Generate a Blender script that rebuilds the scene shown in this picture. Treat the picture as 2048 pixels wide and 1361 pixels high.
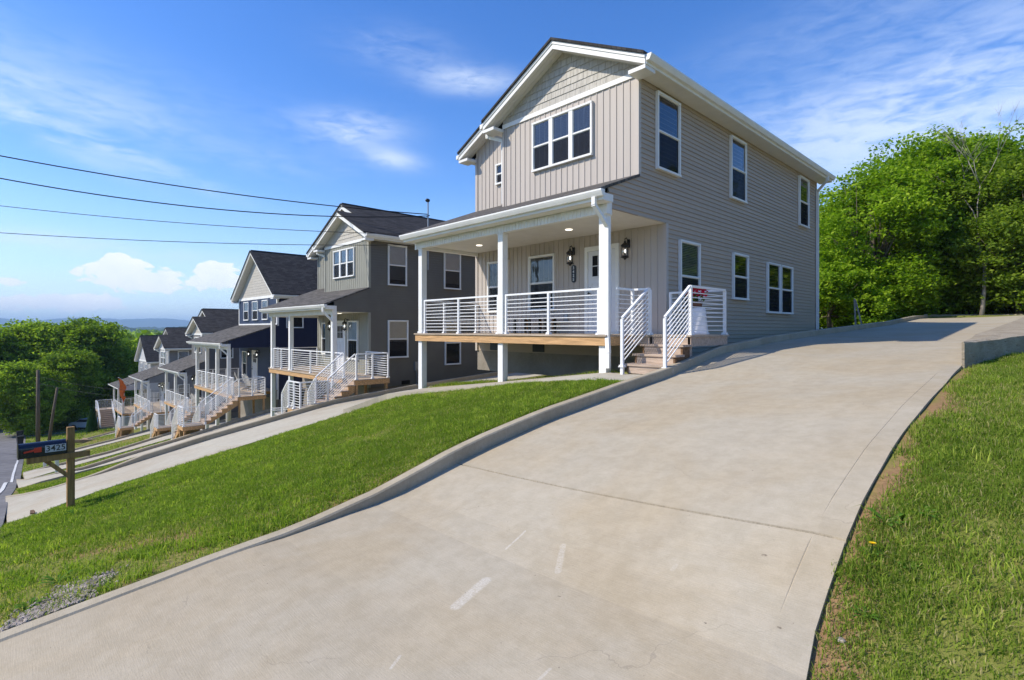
import bpy, math, random
import numpy as np
from mathutils import Vector, Matrix
R = math.radians
random.seed(7); rng = np.random.default_rng(7)
scene = bpy.context.scene
for o in list(bpy.data.objects): bpy.data.objects.remove(o)
C = scene.collection

# ------------------------------------------------------------------ camera
YAW = R(46.03)
cam = bpy.data.objects.new('camera', bpy.data.cameras.new('camera')); C.objects.link(cam)
cam.rotation_euler = (R(90), 0, YAW); cam.location = (0, 0, 0)
cam.data.sensor_width = 36; cam.data.lens = 36*1062/2048
cam.data.shift_y = -20.5/2048
cam.data.clip_start = 0.05; cam.data.clip_end = 40000
scene.camera = cam
FW = (-math.sin(YAW), math.cos(YAW)); RT = (math.cos(YAW), math.sin(YAW))
def ray(px, py):                      # direction (per metre of depth) of a photo point
    t = (px-1024)/1062
    return (RT[0]*t+FW[0], RT[1]*t+FW[1], (660-py)/1062)

# ------------------------------------------------------------------ node helper
class NT:
    def __init__(s, tree): s.t = tree; s.n = tree.nodes; s.l = tree.links
    def new(s, typ, **kw):
        n = s.n.new(typ)
        for k, v in kw.items(): setattr(n, k, v)
        return n
    def put(s, sock, v):
        if isinstance(v, bpy.types.NodeSocket): s.l.new(v, sock)
        elif v is not None:
            if isinstance(v, (tuple, list)) and len(v) == 3 and sock.type == 'RGBA': v = (*v, 1)
            sock.default_value = v
    def math(s, op, a, b=None, c=None, clamp=False):
        n = s.new('ShaderNodeMath', operation=op, use_clamp=clamp)
        s.put(n.inputs[0], a)
        if b is not None: s.put(n.inputs[1], b)
        if c is not None: s.put(n.inputs[2], c)
        return n.outputs[0]
    def mix(s, f, a, b, blend='MIX'):
        n = s.new('ShaderNodeMix', data_type='RGBA', blend_type=blend)
        s.put(n.inputs[0], f); s.put(n.inputs[6], a); s.put(n.inputs[7], b)
        return n.outputs[2]
    def smooth(s, v, a, b):
        n = s.new('ShaderNodeMapRange', interpolation_type='SMOOTHSTEP')
        s.put(n.inputs[0], v); n.inputs[1].default_value = a; n.inputs[2].default_value = b
        return n.outputs[0]
    def noise(s, vec, scale, detail=3, rough=.55, dist=0):
        n = s.new('ShaderNodeTexNoise'); s.put(n.inputs['Vector'], vec)
        n.inputs['Scale'].default_value = scale; n.inputs['Detail'].default_value = detail
        n.inputs['Roughness'].default_value = rough; n.inputs['Distortion'].default_value = dist
        return n.outputs[0]
    def mapping(s, vec, scale=(1,1,1), loc=(0,0,0), rot=(0,0,0)):
        n = s.new('ShaderNodeMapping'); s.put(n.inputs[0], vec)
        n.inputs['Scale'].default_value = scale; n.inputs['Location'].default_value = loc; n.inputs['Rotation'].default_value = rot
        return n.outputs[0]
    def bump(s, h, strength=.3, dist=.01):
        n = s.new('ShaderNodeBump'); s.put(n.inputs['Height'], h)
        n.inputs['Strength'].default_value = strength; n.inputs['Distance'].default_value = dist
        return n.outputs[0]

# ------------------------------------------------------------------ world and sun
SUNV = Vector((-.71, -1.0, 1.08)).normalized()
SUN_EL = math.asin(SUNV.z); SUN_AZ = math.atan2(SUNV.x, SUNV.y)
world = bpy.data.worlds.new('World'); scene.world = world; world.use_nodes = True
W = NT(world.node_tree); W.n.clear()
sky = W.new('ShaderNodeTexSky', sky_type='NISHITA', sun_disc=False)
sky.sun_elevation = SUN_EL; sky.sun_rotation = SUN_AZ
sky.altitude = 300; sky.air_density = 1.0; sky.dust_density = 0.4; sky.ozone_density = 3.0
tc = W.new('ShaderNodeTexCoord'); D = tc.outputs['Generated']
sep = W.new('ShaderNodeSeparateXYZ'); W.put(sep.inputs[0], D)
dx, dy, dz = sep.outputs
az = W.math('ARCTAN2', dx, dy); el = W.math('ARCSINE', dz)
ae = W.new('ShaderNodeCombineXYZ'); W.put(ae.inputs[0], az); W.put(ae.inputs[1], el)
AE = ae.outputs[0]
def azel(px, py):
    d = ray(px, py); return math.atan2(d[0], d[1]), math.atan2(d[2], math.hypot(d[0], d[1]))
def blob(px, py, wa, we, rot=0):
    a0, e0 = azel(px, py)
    u = W.math('SUBTRACT', az, a0); v = W.math('SUBTRACT', el, e0)
    c, s = math.cos(rot), math.sin(rot)
    p = W.math('ADD', W.math('MULTIPLY', u, c/wa), W.math('MULTIPLY', v, s/wa))
    q = W.math('SUBTRACT', W.math('MULTIPLY', v, c/we), W.math('MULTIPLY', u, s/we))
    r = W.math('ADD', W.math('MULTIPLY', p, p), W.math('MULTIPLY', q, q))
    return W.math('EXPONENT', W.math('MULTIPLY', r, -1.0))
def addall(l):
    a = l[0]
    for b in l[1:]: a = W.math('ADD', a, b)
    return a
streak = W.noise(W.mapping(AE, scale=(2.4, 8, 1), rot=(0, 0, R(12))), 1.6, 5, .55, .5)
fine = W.noise(W.mapping(AE, scale=(4, 15, 1), rot=(0, 0, R(14))), 4.5, 7, .62, .6)
cir = addall([W.math('MULTIPLY', blob(*a), k) for a, k in [
    ((1750, 215, .34, .055, .08), .5), ((1990, 120, .25, .15, .3), .38), ((1900, 300, .4, .06, 0), .55),
    ((935, 162, .085, .020, 0), .85), ((700, 258, .085, .026, .04), .85), ((785, 318, .05, .016, -.1), .8),
    ((120, 200, .16, .030, -.12), .45), ((60, 255, .12, .016, -.36), .6), ((260, 312, .14, .014, -.30), .55), ((60, 480, .24, .016, -.05), .6),
    ((560, 330, .14, .022, 0), .2), ((60, 120, .3, .05, -.1), .25),
    ((800, 100, .10, .03, 0), .30), ((1600, 70, .18, .04, .1), .14), ((250, 620, .6, .05, 0), .35)]])
cirm = W.math('MULTIPLY', cir, W.smooth(W.math('ADD', W.math('MULTIPLY', streak, .5), W.math('MULTIPLY', fine, .5)), .30, .62), clamp=True)
cn = W.noise(W.mapping(AE, scale=(1, 1.6, 1)), 38, 8, .62, .3)
cum = addall([blob(262, 555, .062, .017), blob(235, 525, .036, .018), blob(432, 540, .034, .018), blob(455, 565, .042, .014),
              blob(105, 606, .095, .013), blob(320, 572, .045, .010), blob(20, 563, .02, .006), blob(185, 602, .04, .010)])
cumm = W.smooth(W.math('ADD', cum, W.math('MULTIPLY', W.math('SUBTRACT', cn, .5), 2.4)), .46, .66)
cumm = W.math('MULTIPLY', cumm, W.smooth(cum, .08, .3))
hs = W.new('ShaderNodeHueSaturation'); W.put(hs.inputs['Color'], sky.outputs[0])
hs.inputs['Hue'].default_value = .512; hs.inputs['Saturation'].default_value = 1.30; hs.inputs['Value'].default_value = 1.08
shade = W.noise(AE, 30, 3, .5)
cwhite = W.mix(shade, (4.9, 5.3, 5.9), (6.3, 6.2, 6.1))
hzf = W.math('MULTIPLY', W.smooth(el, .28, -.02), .55)
col = W.mix(hzf, hs.outputs[0], (3.3, 4.25, 5.8))
col = W.mix(W.math('MULTIPLY', cirm, .8), col, (4.3, 4.9, 5.8))
col = W.mix(W.math('MULTIPLY', cumm, .9), col, cwhite)
bg = W.new('ShaderNodeBackground'); W.put(bg.inputs[0], col); bg.inputs[1].default_value = 0.15
wo = W.new('ShaderNodeOutputWorld'); W.l.new(bg.outputs[0], wo.inputs[0])

sun = bpy.data.objects.new('sun', bpy.data.lights.new('sun', 'SUN')); C.objects.link(sun)
sun.data.energy = 3.7; sun.data.angle = R(.53); sun.data.color = (1, .925, .80)
sun.rotation_euler = (-SUNV).to_track_quat('-Z', 'Y').to_euler()
sun.location = (0, 0, 40)
vs = scene.view_settings
vs.view_transform = 'Standard'; vs.look = 'None'; vs.exposure = 0.50; vs.gamma = 1; vs.use_curve_mapping = False
scene.cycles.max_bounces = 8; scene.cycles.transparent_max_bounces = 12; scene.cycles.volume_bounces = 0

# ------------------------------------------------------------------ materials
def mat(name, base, rough=.6, spec=.3, metal=0, var=.12, vscale=3, bumpk=0, bscale=40, emit=None, stretch=(1,1,1), darkvar=None):
    m = bpy.data.materials.new(name); m.use_nodes = True
    T = NT(m.node_tree); b = T.n['Principled BSDF']
    co = T.new('ShaderNodeTexCoord').outputs['Object']
    v = T.mapping(co, scale=stretch)
    if var:
        n = T.noise(v, vscale, 5, .6)
        lo = tuple(c*(1-var) for c in base); hi = tuple(min(1, c*(1+var)) for c in base)
        colr = T.mix(T.smooth(n, .3, .7), lo, hi)
        T.put(b.inputs['Base Color'], colr)
    else: T.put(b.inputs['Base Color'], base)
    b.inputs['Roughness'].default_value = rough; b.inputs['Metallic'].default_value = metal
    b.inputs['Specular IOR Level'].default_value = spec
    if bumpk: T.put(b.inputs['Normal'], T.bump(T.noise(v, bscale, 4, .6), bumpk, .006))
    if emit:
        T.put(b.inputs['Emission Color'], emit[0]); b.inputs['Emission Strength'].default_value = emit[1]
    return m
M = {}
M['white'] = mat('white_vinyl', (.78, .77, .73), .45, .3, var=.05, vscale=2)
M['rail'] = mat('white_powder_coat', (.80, .80, .79), .35, .4, var=.03)
M['soffit'] = mat('soffit_vinyl', (.72, .69, .62), .5, .3, var=.04)
M['siding_taupe'] = mat('taupe_siding', (.435, .35, .265), .55, .3, var=.06, vscale=1.5, bumpk=.15, bscale=90, stretch=(.3, .12, 3))
M['panel_taupe'] = mat('taupe_panel', (.48, .425, .37), .55, .3, var=.04, vscale=1.5, bumpk=.12, bscale=60, stretch=(3, 3, .1))
M['siding_olive'] = mat('dark_grey_siding', (.15, .138, .112), .5, .3, var=.06, vscale=1.5)
M['panel_olive'] = mat('grey_green_panel', (.30, .29, .235), .5, .3, var=.05, vscale=1.5)
M['siding_navy'] = mat('navy_siding', (.017, .022, .052), .45, .35, var=.08)
M['panel_navy'] = mat('navy_panel', (.055, .075, .13), .45, .35, var=.06)
M['siding_brown'] = mat('brown_grey_siding', (.15, .135, .125), .55, .3, var=.06)
M['panel_brown'] = mat('brown_grey_panel', (.24, .23, .215), .55, .3, var=.06)
M['siding_grey'] = mat('mid_grey_siding', (.24, .225, .21), .55, .3, var=.06)
M['panel_grey'] = mat('pale_grey_panel', (.50, .49, .47), .55, .3, var=.06)
M['shake'] = mat('shake_siding', (.47, .44, .385), .65, .2, var=.14, vscale=9, bumpk=.4, bscale=60, stretch=(3, 3, .3))
M['shake_grey'] = mat('grey_shake_siding', (.50, .50, .50), .65, .2, var=.1, vscale=9)
M['deckwood'] = mat('weathered_deck_wood', (.42, .34, .26), .75, .15, var=.22, vscale=4, bumpk=.4, bscale=50, stretch=(.4, 6, 4))
M['stepwood'] = mat('step_wood', (.44, .34, .26), .75, .15, var=.25, vscale=5, bumpk=.4, bscale=50, stretch=(.5, 6, 6))
M['pine'] = mat('pine_beam', (.52, .315, .15), .7, .2, var=.32, vscale=5, bumpk=.4, bscale=40, stretch=(.35, 3, 9))
M['darkwood'] = mat('brown_stained_wood', (.17, .10, .055), .75, .15, var=.3, vscale=5, stretch=(.5, 3, 6))
M['postwood'] = mat('mailbox_post_wood', (.30, .175, .065), .7, .2, var=.3, vscale=6, bumpk=.5, bscale=40, stretch=(6, 6, .5))
M['black'] = mat('black_metal', (.012, .012, .012), .35, .5, var=0)
M['blackplastic'] = mat('black_plastic', (.018, .018, .02), .45, .4, var=.1)
M['navyenamel'] = mat('dark_enamel', (.010, .012, .024), .25, .6, var=.1)
M['red'] = mat('red_paint', (.62, .045, .02), .4, .4, var=.05)
M['redflower'] = mat('red_petals', (.50, .012, .03), .6, .2, var=.35, vscale=40)
M['orange'] = mat('orange_cloth', (.75, .17, .04), .8, .1, var=.15, vscale=3)
M['silver'] = mat('sticker_silver', (.5, .5, .5), .4, .5, var=.04)
M['galv'] = mat('galvanised', (.35, .36, .37), .4, .5, metal=.6, var=.1)
M['cable'] = mat('cable', (.015, .015, .016), .6, .3, var=0)
M['polewood'] = mat('pole_wood', (.15, .115, .08), .85, .1, var=.25, vscale=5, stretch=(5, 5, .4))
M['planter'] = mat('white_planter', (.72, .72, .73), .55, .3, var=.1, vscale=5)
M['terracotta'] = mat('brown_pot', (.14, .06, .035), .6, .3, var=.1)
M['cream'] = mat('chair_white', (.66, .64, .58), .6, .3, var=.08)
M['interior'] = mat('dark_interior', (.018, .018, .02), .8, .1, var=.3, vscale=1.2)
M['blind'] = mat('blind_slats', (.80, .80, .78), .6, .2, var=.03)
M['blind_dark'] = mat('grey_blind_slats', (.24, .245, .25), .6, .2, var=.03)
M['digits'] = mat('digit_white', (.75, .75, .73), .5, .3, var=0)
M['yellow'] = mat('dandelion_yellow', (.85, .55, .01), .6, .2, var=.1, vscale=60)
M['stone'] = mat('grey_stone', (.31, .265, .22), .85, .15, var=.5, vscale=14, bumpk=.4, bscale=60)
M['timber'] = mat('landscape_timber', (.36, .26, .17), .8, .1, var=.2)
M['bark'] = mat('bark', (.13, .105, .08), .9, .1, var=.35, vscale=5, bumpk=.6, bscale=20, stretch=(3, 3, .6))
M['barkgrey'] = mat('bare_branch_bark', (.33, .29, .25), .9, .1, var=.25, vscale=5)
M['carpaint'] = mat('silver_car_paint', (.40, .42, .44), .25, .6, var=.03)
M['tyre'] = mat('tyre_rubber', (.02, .02, .02), .8, .2, var=0)
M['door'] = mat('white_door', (.70, .70, .70), .4, .35, var=.03)
M['lamp'] = mat('recessed_lamp', (.85, .82, .75), .5, .3, var=0, emit=((1, .93, .8), 1.6))
M['bulb'] = mat('lamp_bulb', (.9, .9, .85), .4, .3, var=0, emit=((1, .95, .85), 3.0))

def mk_glass():
    m = bpy.data.materials.new('window_glass'); m.use_nodes = True; T = NT(m.node_tree); T.n.clear()
    tr = T.new('ShaderNodeBsdfTransparent'); tr.inputs[0].default_value = (.82, .84, .85, 1)
    gl = T.new('ShaderNodeBsdfGlossy'); gl.inputs['Color'].default_value = (.95, .97, 1, 1); gl.inputs['Roughness'].default_value = .015
    n = T.noise(T.new('ShaderNodeTexCoord').outputs['Object'], 1.3, 2, .5)
    bp = T.bump(n, .25, .02); T.put(gl.inputs['Normal'], bp)
    fr = T.new('ShaderNodeFresnel'); fr.inputs[0].default_value = 1.55
    f = T.math('ADD', T.math('MULTIPLY', fr.outputs[0], 1.1), .03, clamp=True)
    mx = T.new('ShaderNodeMixShader'); T.put(mx.inputs[0], f); T.l.new(tr.outputs[0], mx.inputs[1]); T.l.new(gl.outputs[0], mx.inputs[2])
    o = T.new('ShaderNodeOutputMaterial'); T.l.new(mx.outputs[0], o.inputs[0]); return m
M['glass'] = mk_glass()
def mk_screen():
    m = bpy.data.materials.new('insect_screen_mesh'); m.use_nodes = True; T = NT(m.node_tree); T.n.clear()
    tr = T.new('ShaderNodeBsdfTransparent'); df = T.new('ShaderNodeBsdfDiffuse'); df.inputs[0].default_value = (.03, .03, .033, 1)
    mx = T.new('ShaderNodeMixShader'); mx.inputs[0].default_value = .62; T.l.new(tr.outputs[0], mx.inputs[1]); T.l.new(df.outputs[0], mx.inputs[2])
    o = T.new('ShaderNodeOutputMaterial'); T.l.new(mx.outputs[0], o.inputs[0]); return m
M['screen'] = mk_screen()

def mk_roof(name, axis, base):
    m = bpy.data.materials.new(name); m.use_nodes = True; T = NT(m.node_tree); b = T.n['Principled BSDF']
    co = T.new('ShaderNodeTexCoord').outputs['Object']; s = T.new('ShaderNodeSeparateXYZ'); T.put(s.inputs[0], co)
    c = T.new('ShaderNodeCombineXYZ')
    if axis == 'y': T.put(c.inputs[0], s.outputs[1]); T.put(c.inputs[1], T.math('MULTIPLY', s.outputs[0], 1.15))
    else: T.put(c.inputs[0], s.outputs[0]); T.put(c.inputs[1], T.math('MULTIPLY', s.outputs[1], 1.08))
    br = T.new('ShaderNodeTexBrick'); T.put(br.inputs['Vector'], c.outputs[0])
    br.inputs['Color1'].default_value = tuple(x*.72 for x in base)+(1,); br.inputs['Color2'].default_value = tuple(x*1.35 for x in base)+(1,)
    br.inputs['Mortar'].default_value = tuple(x*.35 for x in base)+(1,)
    br.inputs['Scale'].default_value = 1; br.inputs['Mortar Size'].default_value = .008; br.inputs['Mortar Smooth'].default_value = .3
    br.inputs['Brick Width'].default_value = .30; br.inputs['Row Height'].default_value = .14; br.offset = .37
    n = T.noise(c.outputs[0], 60, 3, .7); n2 = T.noise(c.outputs[0], .9, 3, .6)
    col = T.mix(1.0, br.outputs[0], T.mix(n, (.6, .6, .6), (1.4, 1.4, 1.4)), 'MULTIPLY')
    col = T.mix(1.0, col, T.mix(n2, (.85, .85, .85), (1.15, 1.13, 1.1)), 'MULTIPLY')
    T.put(b.inputs['Base Color'], col); b.inputs['Roughness'].default_value = .9; b.inputs['Specular IOR Level'].default_value = .15
    T.put(b.inputs['Normal'], T.bump(T.math('ADD', T.math('MULTIPLY', br.outputs['Fac'], -1), T.math('MULTIPLY', n, .4)), .6, .01))
    return m
M['roofy'] = mk_roof('shingles_main', 'y', (.050, .047, .045)); M['roofx'] = mk_roof('shingles_porch', 'x', (.105, .098, .09))

def slab_pt(px, py):
    d = ray(px, py); s = 3.0
    for _ in range(60):
        x, y = d[0]*s, d[1]*s; u = (x+4.75)/3.8
        zz = (1-u)*(np.interp(y, [0, 1.94, 3.62, 6.9], [-2.02, -1.83, -1.55, -1.02]))+u*np.interp(y, [0, 2.68, 3.7, 6.7], [-1.86, -1.62, -1.28, -.74])
        s += .5*(zz/d[2]-s)
    return x, y
MARKS = []
for (a, b_, w, k) in (((912, 1200), (972, 1148), .05, .75), ((1116, 1130), (1126, 1078), .03, .45), ((1012, 1085), (1050, 1050), .012, .7), ((782, 1322), (800, 1298), .012, .7), ((1070, 1350), (1100, 1322), .012, .5), ((1345, 1128), (1352, 1120), .02, .3)):
    p, q = slab_pt(*a), slab_pt(*b_); MARKS.append((p[0], p[1], q[0], q[1], w, k, (.68, .65, .58)))
for (a, b_, w, k) in (((1526, 1105), (1528, 1105), .012, 1), ((1556, 1248), (1557, 1248), .008, 1), ((1116, 1180), (1118, 1180), .006, 1), ((527, 1135), (529, 1135), .006, 1)):
    p, q = slab_pt(*a), slab_pt(*b_); MARKS.append((p[0], p[1], q[0]+.01, q[1], w, k*1.0, (.05, .03, .02)))
MARKS.append((-4.70, 3.72, -1.0, 3.72, .016, .75, (.10, .085, .065)))
MARKS.append((-4.70, 12.9, -1.0, 12.9, .02, .5, (.12, .10, .08)))
def mk_concrete(name, base, stain=(.36, .29, .20), sc=1.0, marks=None):
    m = bpy.data.materials.new(name); m.use_nodes = True; T = NT(m.node_tree); b = T.n['Principled BSDF']
    co = T.new('ShaderNodeTexCoord').outputs['Object']
    big = T.noise(co, .55*sc, 5, .6, .4); mid = T.noise(T.mapping(co, scale=(1, .35, 1)), 2.4*sc, 6, .65); fn = T.noise(co, 110, 3, .7); sp = T.noise(co, 38, 2, .5)
    col = T.mix(T.smooth(big, .36, .66), base, tuple(base[i]*.5+stain[i]*.5 for i in range(3)))
    col = T.mix(1.0, col, T.mix(mid, (.88, .88, .89), (1.1, 1.1, 1.09)), 'MULTIPLY')
    col = T.mix(1.0, col, T.mix(fn, (.84, .84, .84), (1.14, 1.14, 1.14)), 'MULTIPLY')
    col = T.mix(T.smooth(sp, .75, .82), col, (.12, .10, .08))
    br = T.noise(T.mapping(co, scale=(9, 150, 1), rot=(0, 0, R(4))), 1.0, 2, .5)
    col = T.mix(1.0, col, T.mix(br, (.93, .93, .93), (1.07, 1.07, 1.07)), 'MULTIPLY')
    blot = T.noise(co, 7*sc, 5, .7)
    col = T.mix(1.0, col, T.mix(T.smooth(blot, .3, .7), (.93, .925, .91), (1.05, 1.05, 1.06)), 'MULTIPLY')
    vo = T.new('ShaderNodeTexVoronoi', feature='DISTANCE_TO_EDGE'); vo.inputs['Scale'].default_value = .28
    T.put(vo.inputs['Vector'], T.new('ShaderNodeVectorMath', operation='ADD').outputs[0])
    va = vo.inputs['Vector'].links[0].from_node
    T.put(va.inputs[0], co); nn = T.new('ShaderNodeTexNoise'); T.put(nn.inputs[0], co); nn.inputs['Scale'].default_value = 1.2; nn.inputs['Detail'].default_value = 6
    vm = T.new('ShaderNodeVectorMath', operation='SCALE'); T.put(vm.inputs[0], nn.outputs[1]); vm.inputs['Scale'].default_value = .9; T.put(va.inputs[1], vm.outputs[0])
    crack = T.math('MULTIPLY', T.math('LESS_THAN', vo.outputs[0], .0007), T.smooth(T.noise(co, .8, 2), .52, .6))
    col = T.mix(T.math('MULTIPLY', crack, .22), col, (.12, .10, .085))
    scf = T.math('MULTIPLY', T.smooth(T.noise(T.mapping(co, scale=(.9, 5, 1), rot=(0, 0, .9)), 1.1, 4, .6), .70, .76), T.smooth(T.noise(co, 25, 3), .35, .6))
    col = T.mix(T.math('MULTIPLY', scf, .35), col, (.62, .60, .56))
    if marks:
        sxy = T.new('ShaderNodeSeparateXYZ'); T.put(sxy.inputs[0], co); X, Y_ = sxy.outputs[0], sxy.outputs[1]
        brush = T.smooth(T.noise(T.mapping(co, scale=(1, 1, 1)), 80, 4, .7), .22, .85)
        for (ax, ay, bx, by, w, k, cc) in marks:
            ex, ey = bx-ax, by-ay; l2 = ex*ex+ey*ey
            u = T.math('SUBTRACT', X, ax); v = T.math('SUBTRACT', Y_, ay)
            t = T.math('DIVIDE', T.math('ADD', T.math('MULTIPLY', u, ex), T.math('MULTIPLY', v, ey)), l2, clamp=True)
            p = T.math('SUBTRACT', u, T.math('MULTIPLY', t, ex)); q = T.math('SUBTRACT', v, T.math('MULTIPLY', t, ey))
            dd = T.math('SQRT', T.math('ADD', T.math('MULTIPLY', p, p), T.math('MULTIPLY', q, q)))
            col = T.mix(T.math('MULTIPLY', T.math('MULTIPLY', T.smooth(dd, w, w*.5), brush), k), col, cc)
    T.put(b.inputs['Base Color'], col); b.inputs['Roughness'].default_value = .85; b.inputs['Specular IOR Level'].default_value = .2
    T.put(b.inputs['Normal'], T.bump(T.math('ADD', T.math('ADD', fn, br), T.math('MULTIPLY', mid, .6)), .4, .004)); return m
M['concrete'] = mk_concrete('driveway_concrete', (.435, .38, .283), (.395, .305, .18), marks=MARKS)
M['concrete2'] = mk_concrete('pale_concrete', (.45, .415, .33))
M['kerb'] = mk_concrete('kerb_concrete', (.43, .37, .265), (.30, .245, .16), 2.5)
M['blockc'] = mk_concrete('foundation_concrete', (.30, .265, .22), (.20, .17, .13), 3)
M['roughc'] = mk_concrete('rough_concrete', (.40, .34, .25), (.24, .19, .12), 5)
_T = NT(M['roughc'].node_tree); _co = _T.new('ShaderNodeTexCoord').outputs['Object']
_v = _T.noise(_T.mapping(_co, scale=(1, 1, 3)), 7, 6, .75); _b = _T.n['Principled BSDF']; _T.put(_b.inputs['Normal'], _T.bump(_v, .7, .05))
_old = _b.inputs['Base Color'].links[0].from_socket; _T.put(_b.inputs['Base Color'], _T.mix(_T.smooth(_v, .42, .34), _old, (.17, .135, .09)))
M['asphalt'] = mat('asphalt', (.17, .165, .165), .9, .15, var=.2, vscale=1.3, bumpk=.5, bscale=80)
M['linepaint'] = mat('road_paint', (.6, .6, .58), .8, .2, var=.2, vscale=8)

def leafmat(name, cols, trans=.35, attr='tint'):
    m = bpy.data.materials.new(name); m.use_nodes = True; T = NT(m.node_tree); T.n.clear()
    a = T.new('ShaderNodeAttribute', attribute_name=attr)
    cr = T.new('ShaderNodeValToRGB'); T.put(cr.inputs[0], a.outputs['Fac'])
    e = cr.color_ramp.elements
    for i, c in enumerate(cols):
        p = i/(len(cols)-1)
        q = e[0] if i == 0 else (e[-1] if i == len(cols)-1 else e.new(p)); q.position = p; q.color = (*c, 1)
    d = T.new('ShaderNodeBsdfPrincipled'); T.put(d.inputs['Base Color'], cr.outputs[0]); d.inputs['Roughness'].default_value = .75; d.inputs['Specular IOR Level'].default_value = .08
    tr = T.new('ShaderNodeBsdfTranslucent'); T.put(tr.inputs[0], T.mix(1.0, cr.outputs[0], (1.3, 1.5, .6), 'MULTIPLY'))
    mx = T.new('ShaderNodeMixShader'); mx.inputs[0].default_value = trans; T.l.new(d.outputs[0], mx.inputs[1]); T.l.new(tr.outputs[0], mx.inputs[2])
    o = T.new('ShaderNodeOutputMaterial'); T.l.new(mx.outputs[0], o.inputs[0]); return m
M['leaf'] = leafmat('leaves_bright', [(.10, .18, .012), (.21, .33, .02), (.38, .49, .045)], .42)
M['leafdark'] = leafmat('leaves_dark', [(.08, .14, .018), (.17, .25, .028), (.31, .39, .045)], .42)
M['leafmid'] = leafmat('leaves_mid', [(.13, .20, .025), (.27, .36, .04), (.45, .53, .075)], .48)
M['needle'] = leafmat('leaves_evergreen', [(.012, .04, .012), (.02, .06, .014), (.03, .08, .02)], .1)
M['grass'] = leafmat('grass_blades', [(.47, .38, .21), (.40, .39, .11), (.31, .38, .06), (.14, .21, .026), (.25, .34, .042), (.48, .53, .095)], .42)
M['weed'] = leafmat('weed_leaves', [(.06, .15, .015), (.13, .25, .03)], .3)

# ------------------------------------------------------------------ mesh builder
class MB:
    def __init__(s): s.v = []; s.f = []
    def poly(s, pts):
        n = len(s.v); s.v += [tuple(p) for p in pts]; s.f.append(tuple(range(n, n+len(pts)))); return s
    def box(s, x0, x1, y0, y1, z0, z1):
        n = len(s.v)
        s.v += [(x0,y0,z0),(x1,y0,z0),(x1,y1,z0),(x0,y1,z0),(x0,y0,z1),(x1,y0,z1),(x1,y1,z1),(x0,y1,z1)]
        s.f += [tuple(n+i for i in q) for q in ((0,3,2,1),(4,5,6,7),(0,1,5,4),(1,2,6,5),(2,3,7,6),(3,0,4,7))]; return s
    def prism(s, pts, off):            # planar polygon extruded by vector
        n = len(s.v); k = len(pts)
        s.v += [tuple(p) for p in pts]+[(p[0]+off[0], p[1]+off[1], p[2]+off[2]) for p in pts]
        s.f.append(tuple(range(n+k-1, n-1, -1))); s.f.append(tuple(range(n+k, n+2*k)))
        for i in range(k): j = (i+1) % k; s.f.append((n+i, n+j, n+k+j, n+k+i))
        return s
    def bar(s, a, b, w, h=None, up=(0, 0, 1)):
        a = Vector(a); b = Vector(b); h = h or w; d = (b-a).normalized(); u = Vector(up)
        if abs(d.dot(u)) > .98: u = Vector((0, 1, 0))
        r = d.cross(u).normalized(); u = r.cross(d).normalized()
        c = [(-w/2, -h/2), (w/2, -h/2), (w/2, h/2), (-w/2, h/2)]
        s.prism([a+r*i+u*j for i, j in c], b-a); return s
    def tube(s, pts, rad, n=8, cap=True):
        pts = [Vector(p) for p in pts]
        if not isinstance(rad, (list, tuple)): rad = [rad]*len(pts)
        base = len(s.v)
        for i, p in enumerate(pts):
            d = (pts[min(i+1, len(pts)-1)]-pts[max(i-1, 0)]).normalized()
            u = Vector((0, 0, 1)) if abs(d.z) < .9 else Vector((1, 0, 0))
            r = d.cross(u).normalized(); u = r.cross(d)
            for k in range(n):
                a = 2*math.pi*k/n; s.v.append(tuple(p+(r*math.cos(a)+u*math.sin(a))*rad[i]))
        for i in range(len(pts)-1):
            for k in range(n):
                k2 = (k+1) % n; s.f.append((base+i*n+k, base+i*n+k2, base+(i+1)*n+k2, base+(i+1)*n+k))
        if cap: s.f.append(tuple(base+k for k in range(n))[::-1]); s.f.append(tuple(base+(len(pts)-1)*n+k for k in range(n)))
        return s
    def lathe(s, cx, cy, prof, n=20):
        s.tube([(cx, cy, z) for r, z in prof], [r for r, z in prof], n); return s
    def ball(s, c, r, n=8, m=6, sq=(1, 1, 1)):
        base = len(s.v)
        for i in range(m+1):
            t = math.pi*i/m
            for k in range(n):
                a = 2*math.pi*k/n; s.v.append((c[0]+r*sq[0]*math.sin(t)*math.cos(a), c[1]+r*sq[1]*math.sin(t)*math.sin(a), c[2]+r*sq[2]*math.cos(t)))
        for i in range(m):
            for k in range(n): k2 = (k+1) % n; s.f.append((base+i*n+k, base+(i+1)*n+k, base+(i+1)*n+k2, base+i*n+k2))
        return s
    def build(s, name, m, parent=None, smooth=False, bevel=0, loc=None):
        me = bpy.data.meshes.new(name); me.from_pydata(s.v, [], s.f); me.update()
        me.materials.append(M[m] if isinstance(m, str) else m)
        if smooth: me.polygons.foreach_set('use_smooth', [True]*len(me.polygons))
        o = bpy.data.objects.new(name, me); C.objects.link(o)
        if parent: o.parent = parent
        if loc: o.location = loc
        if bevel:
            b = o.modifiers.new('bevel', 'BEVEL'); b.width = bevel; b.segments = 2; b.limit_method = 'ANGLE'; b.angle_limit = R(40)
        return o
def tag(o, label=None, cat=None, group=None, kind=None):
    for k, v in (('label', label), ('category', cat), ('group', group), ('kind', kind)):
        if v: o[k] = v
    return o
def empty(name, loc, label, cat, group=None, rz=0):
    o = bpy.data.objects.new(name, None); C.objects.link(o); o.location = loc; o.rotation_euler = (0, 0, rz)
    o.empty_display_size = .2
    return tag(o, label, cat, group)
def copy_tree(o, parent=None):
    c = o.copy(); C.objects.link(c); c.parent = parent
    for ch in o.children: copy_tree(ch, c)
    return c
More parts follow.
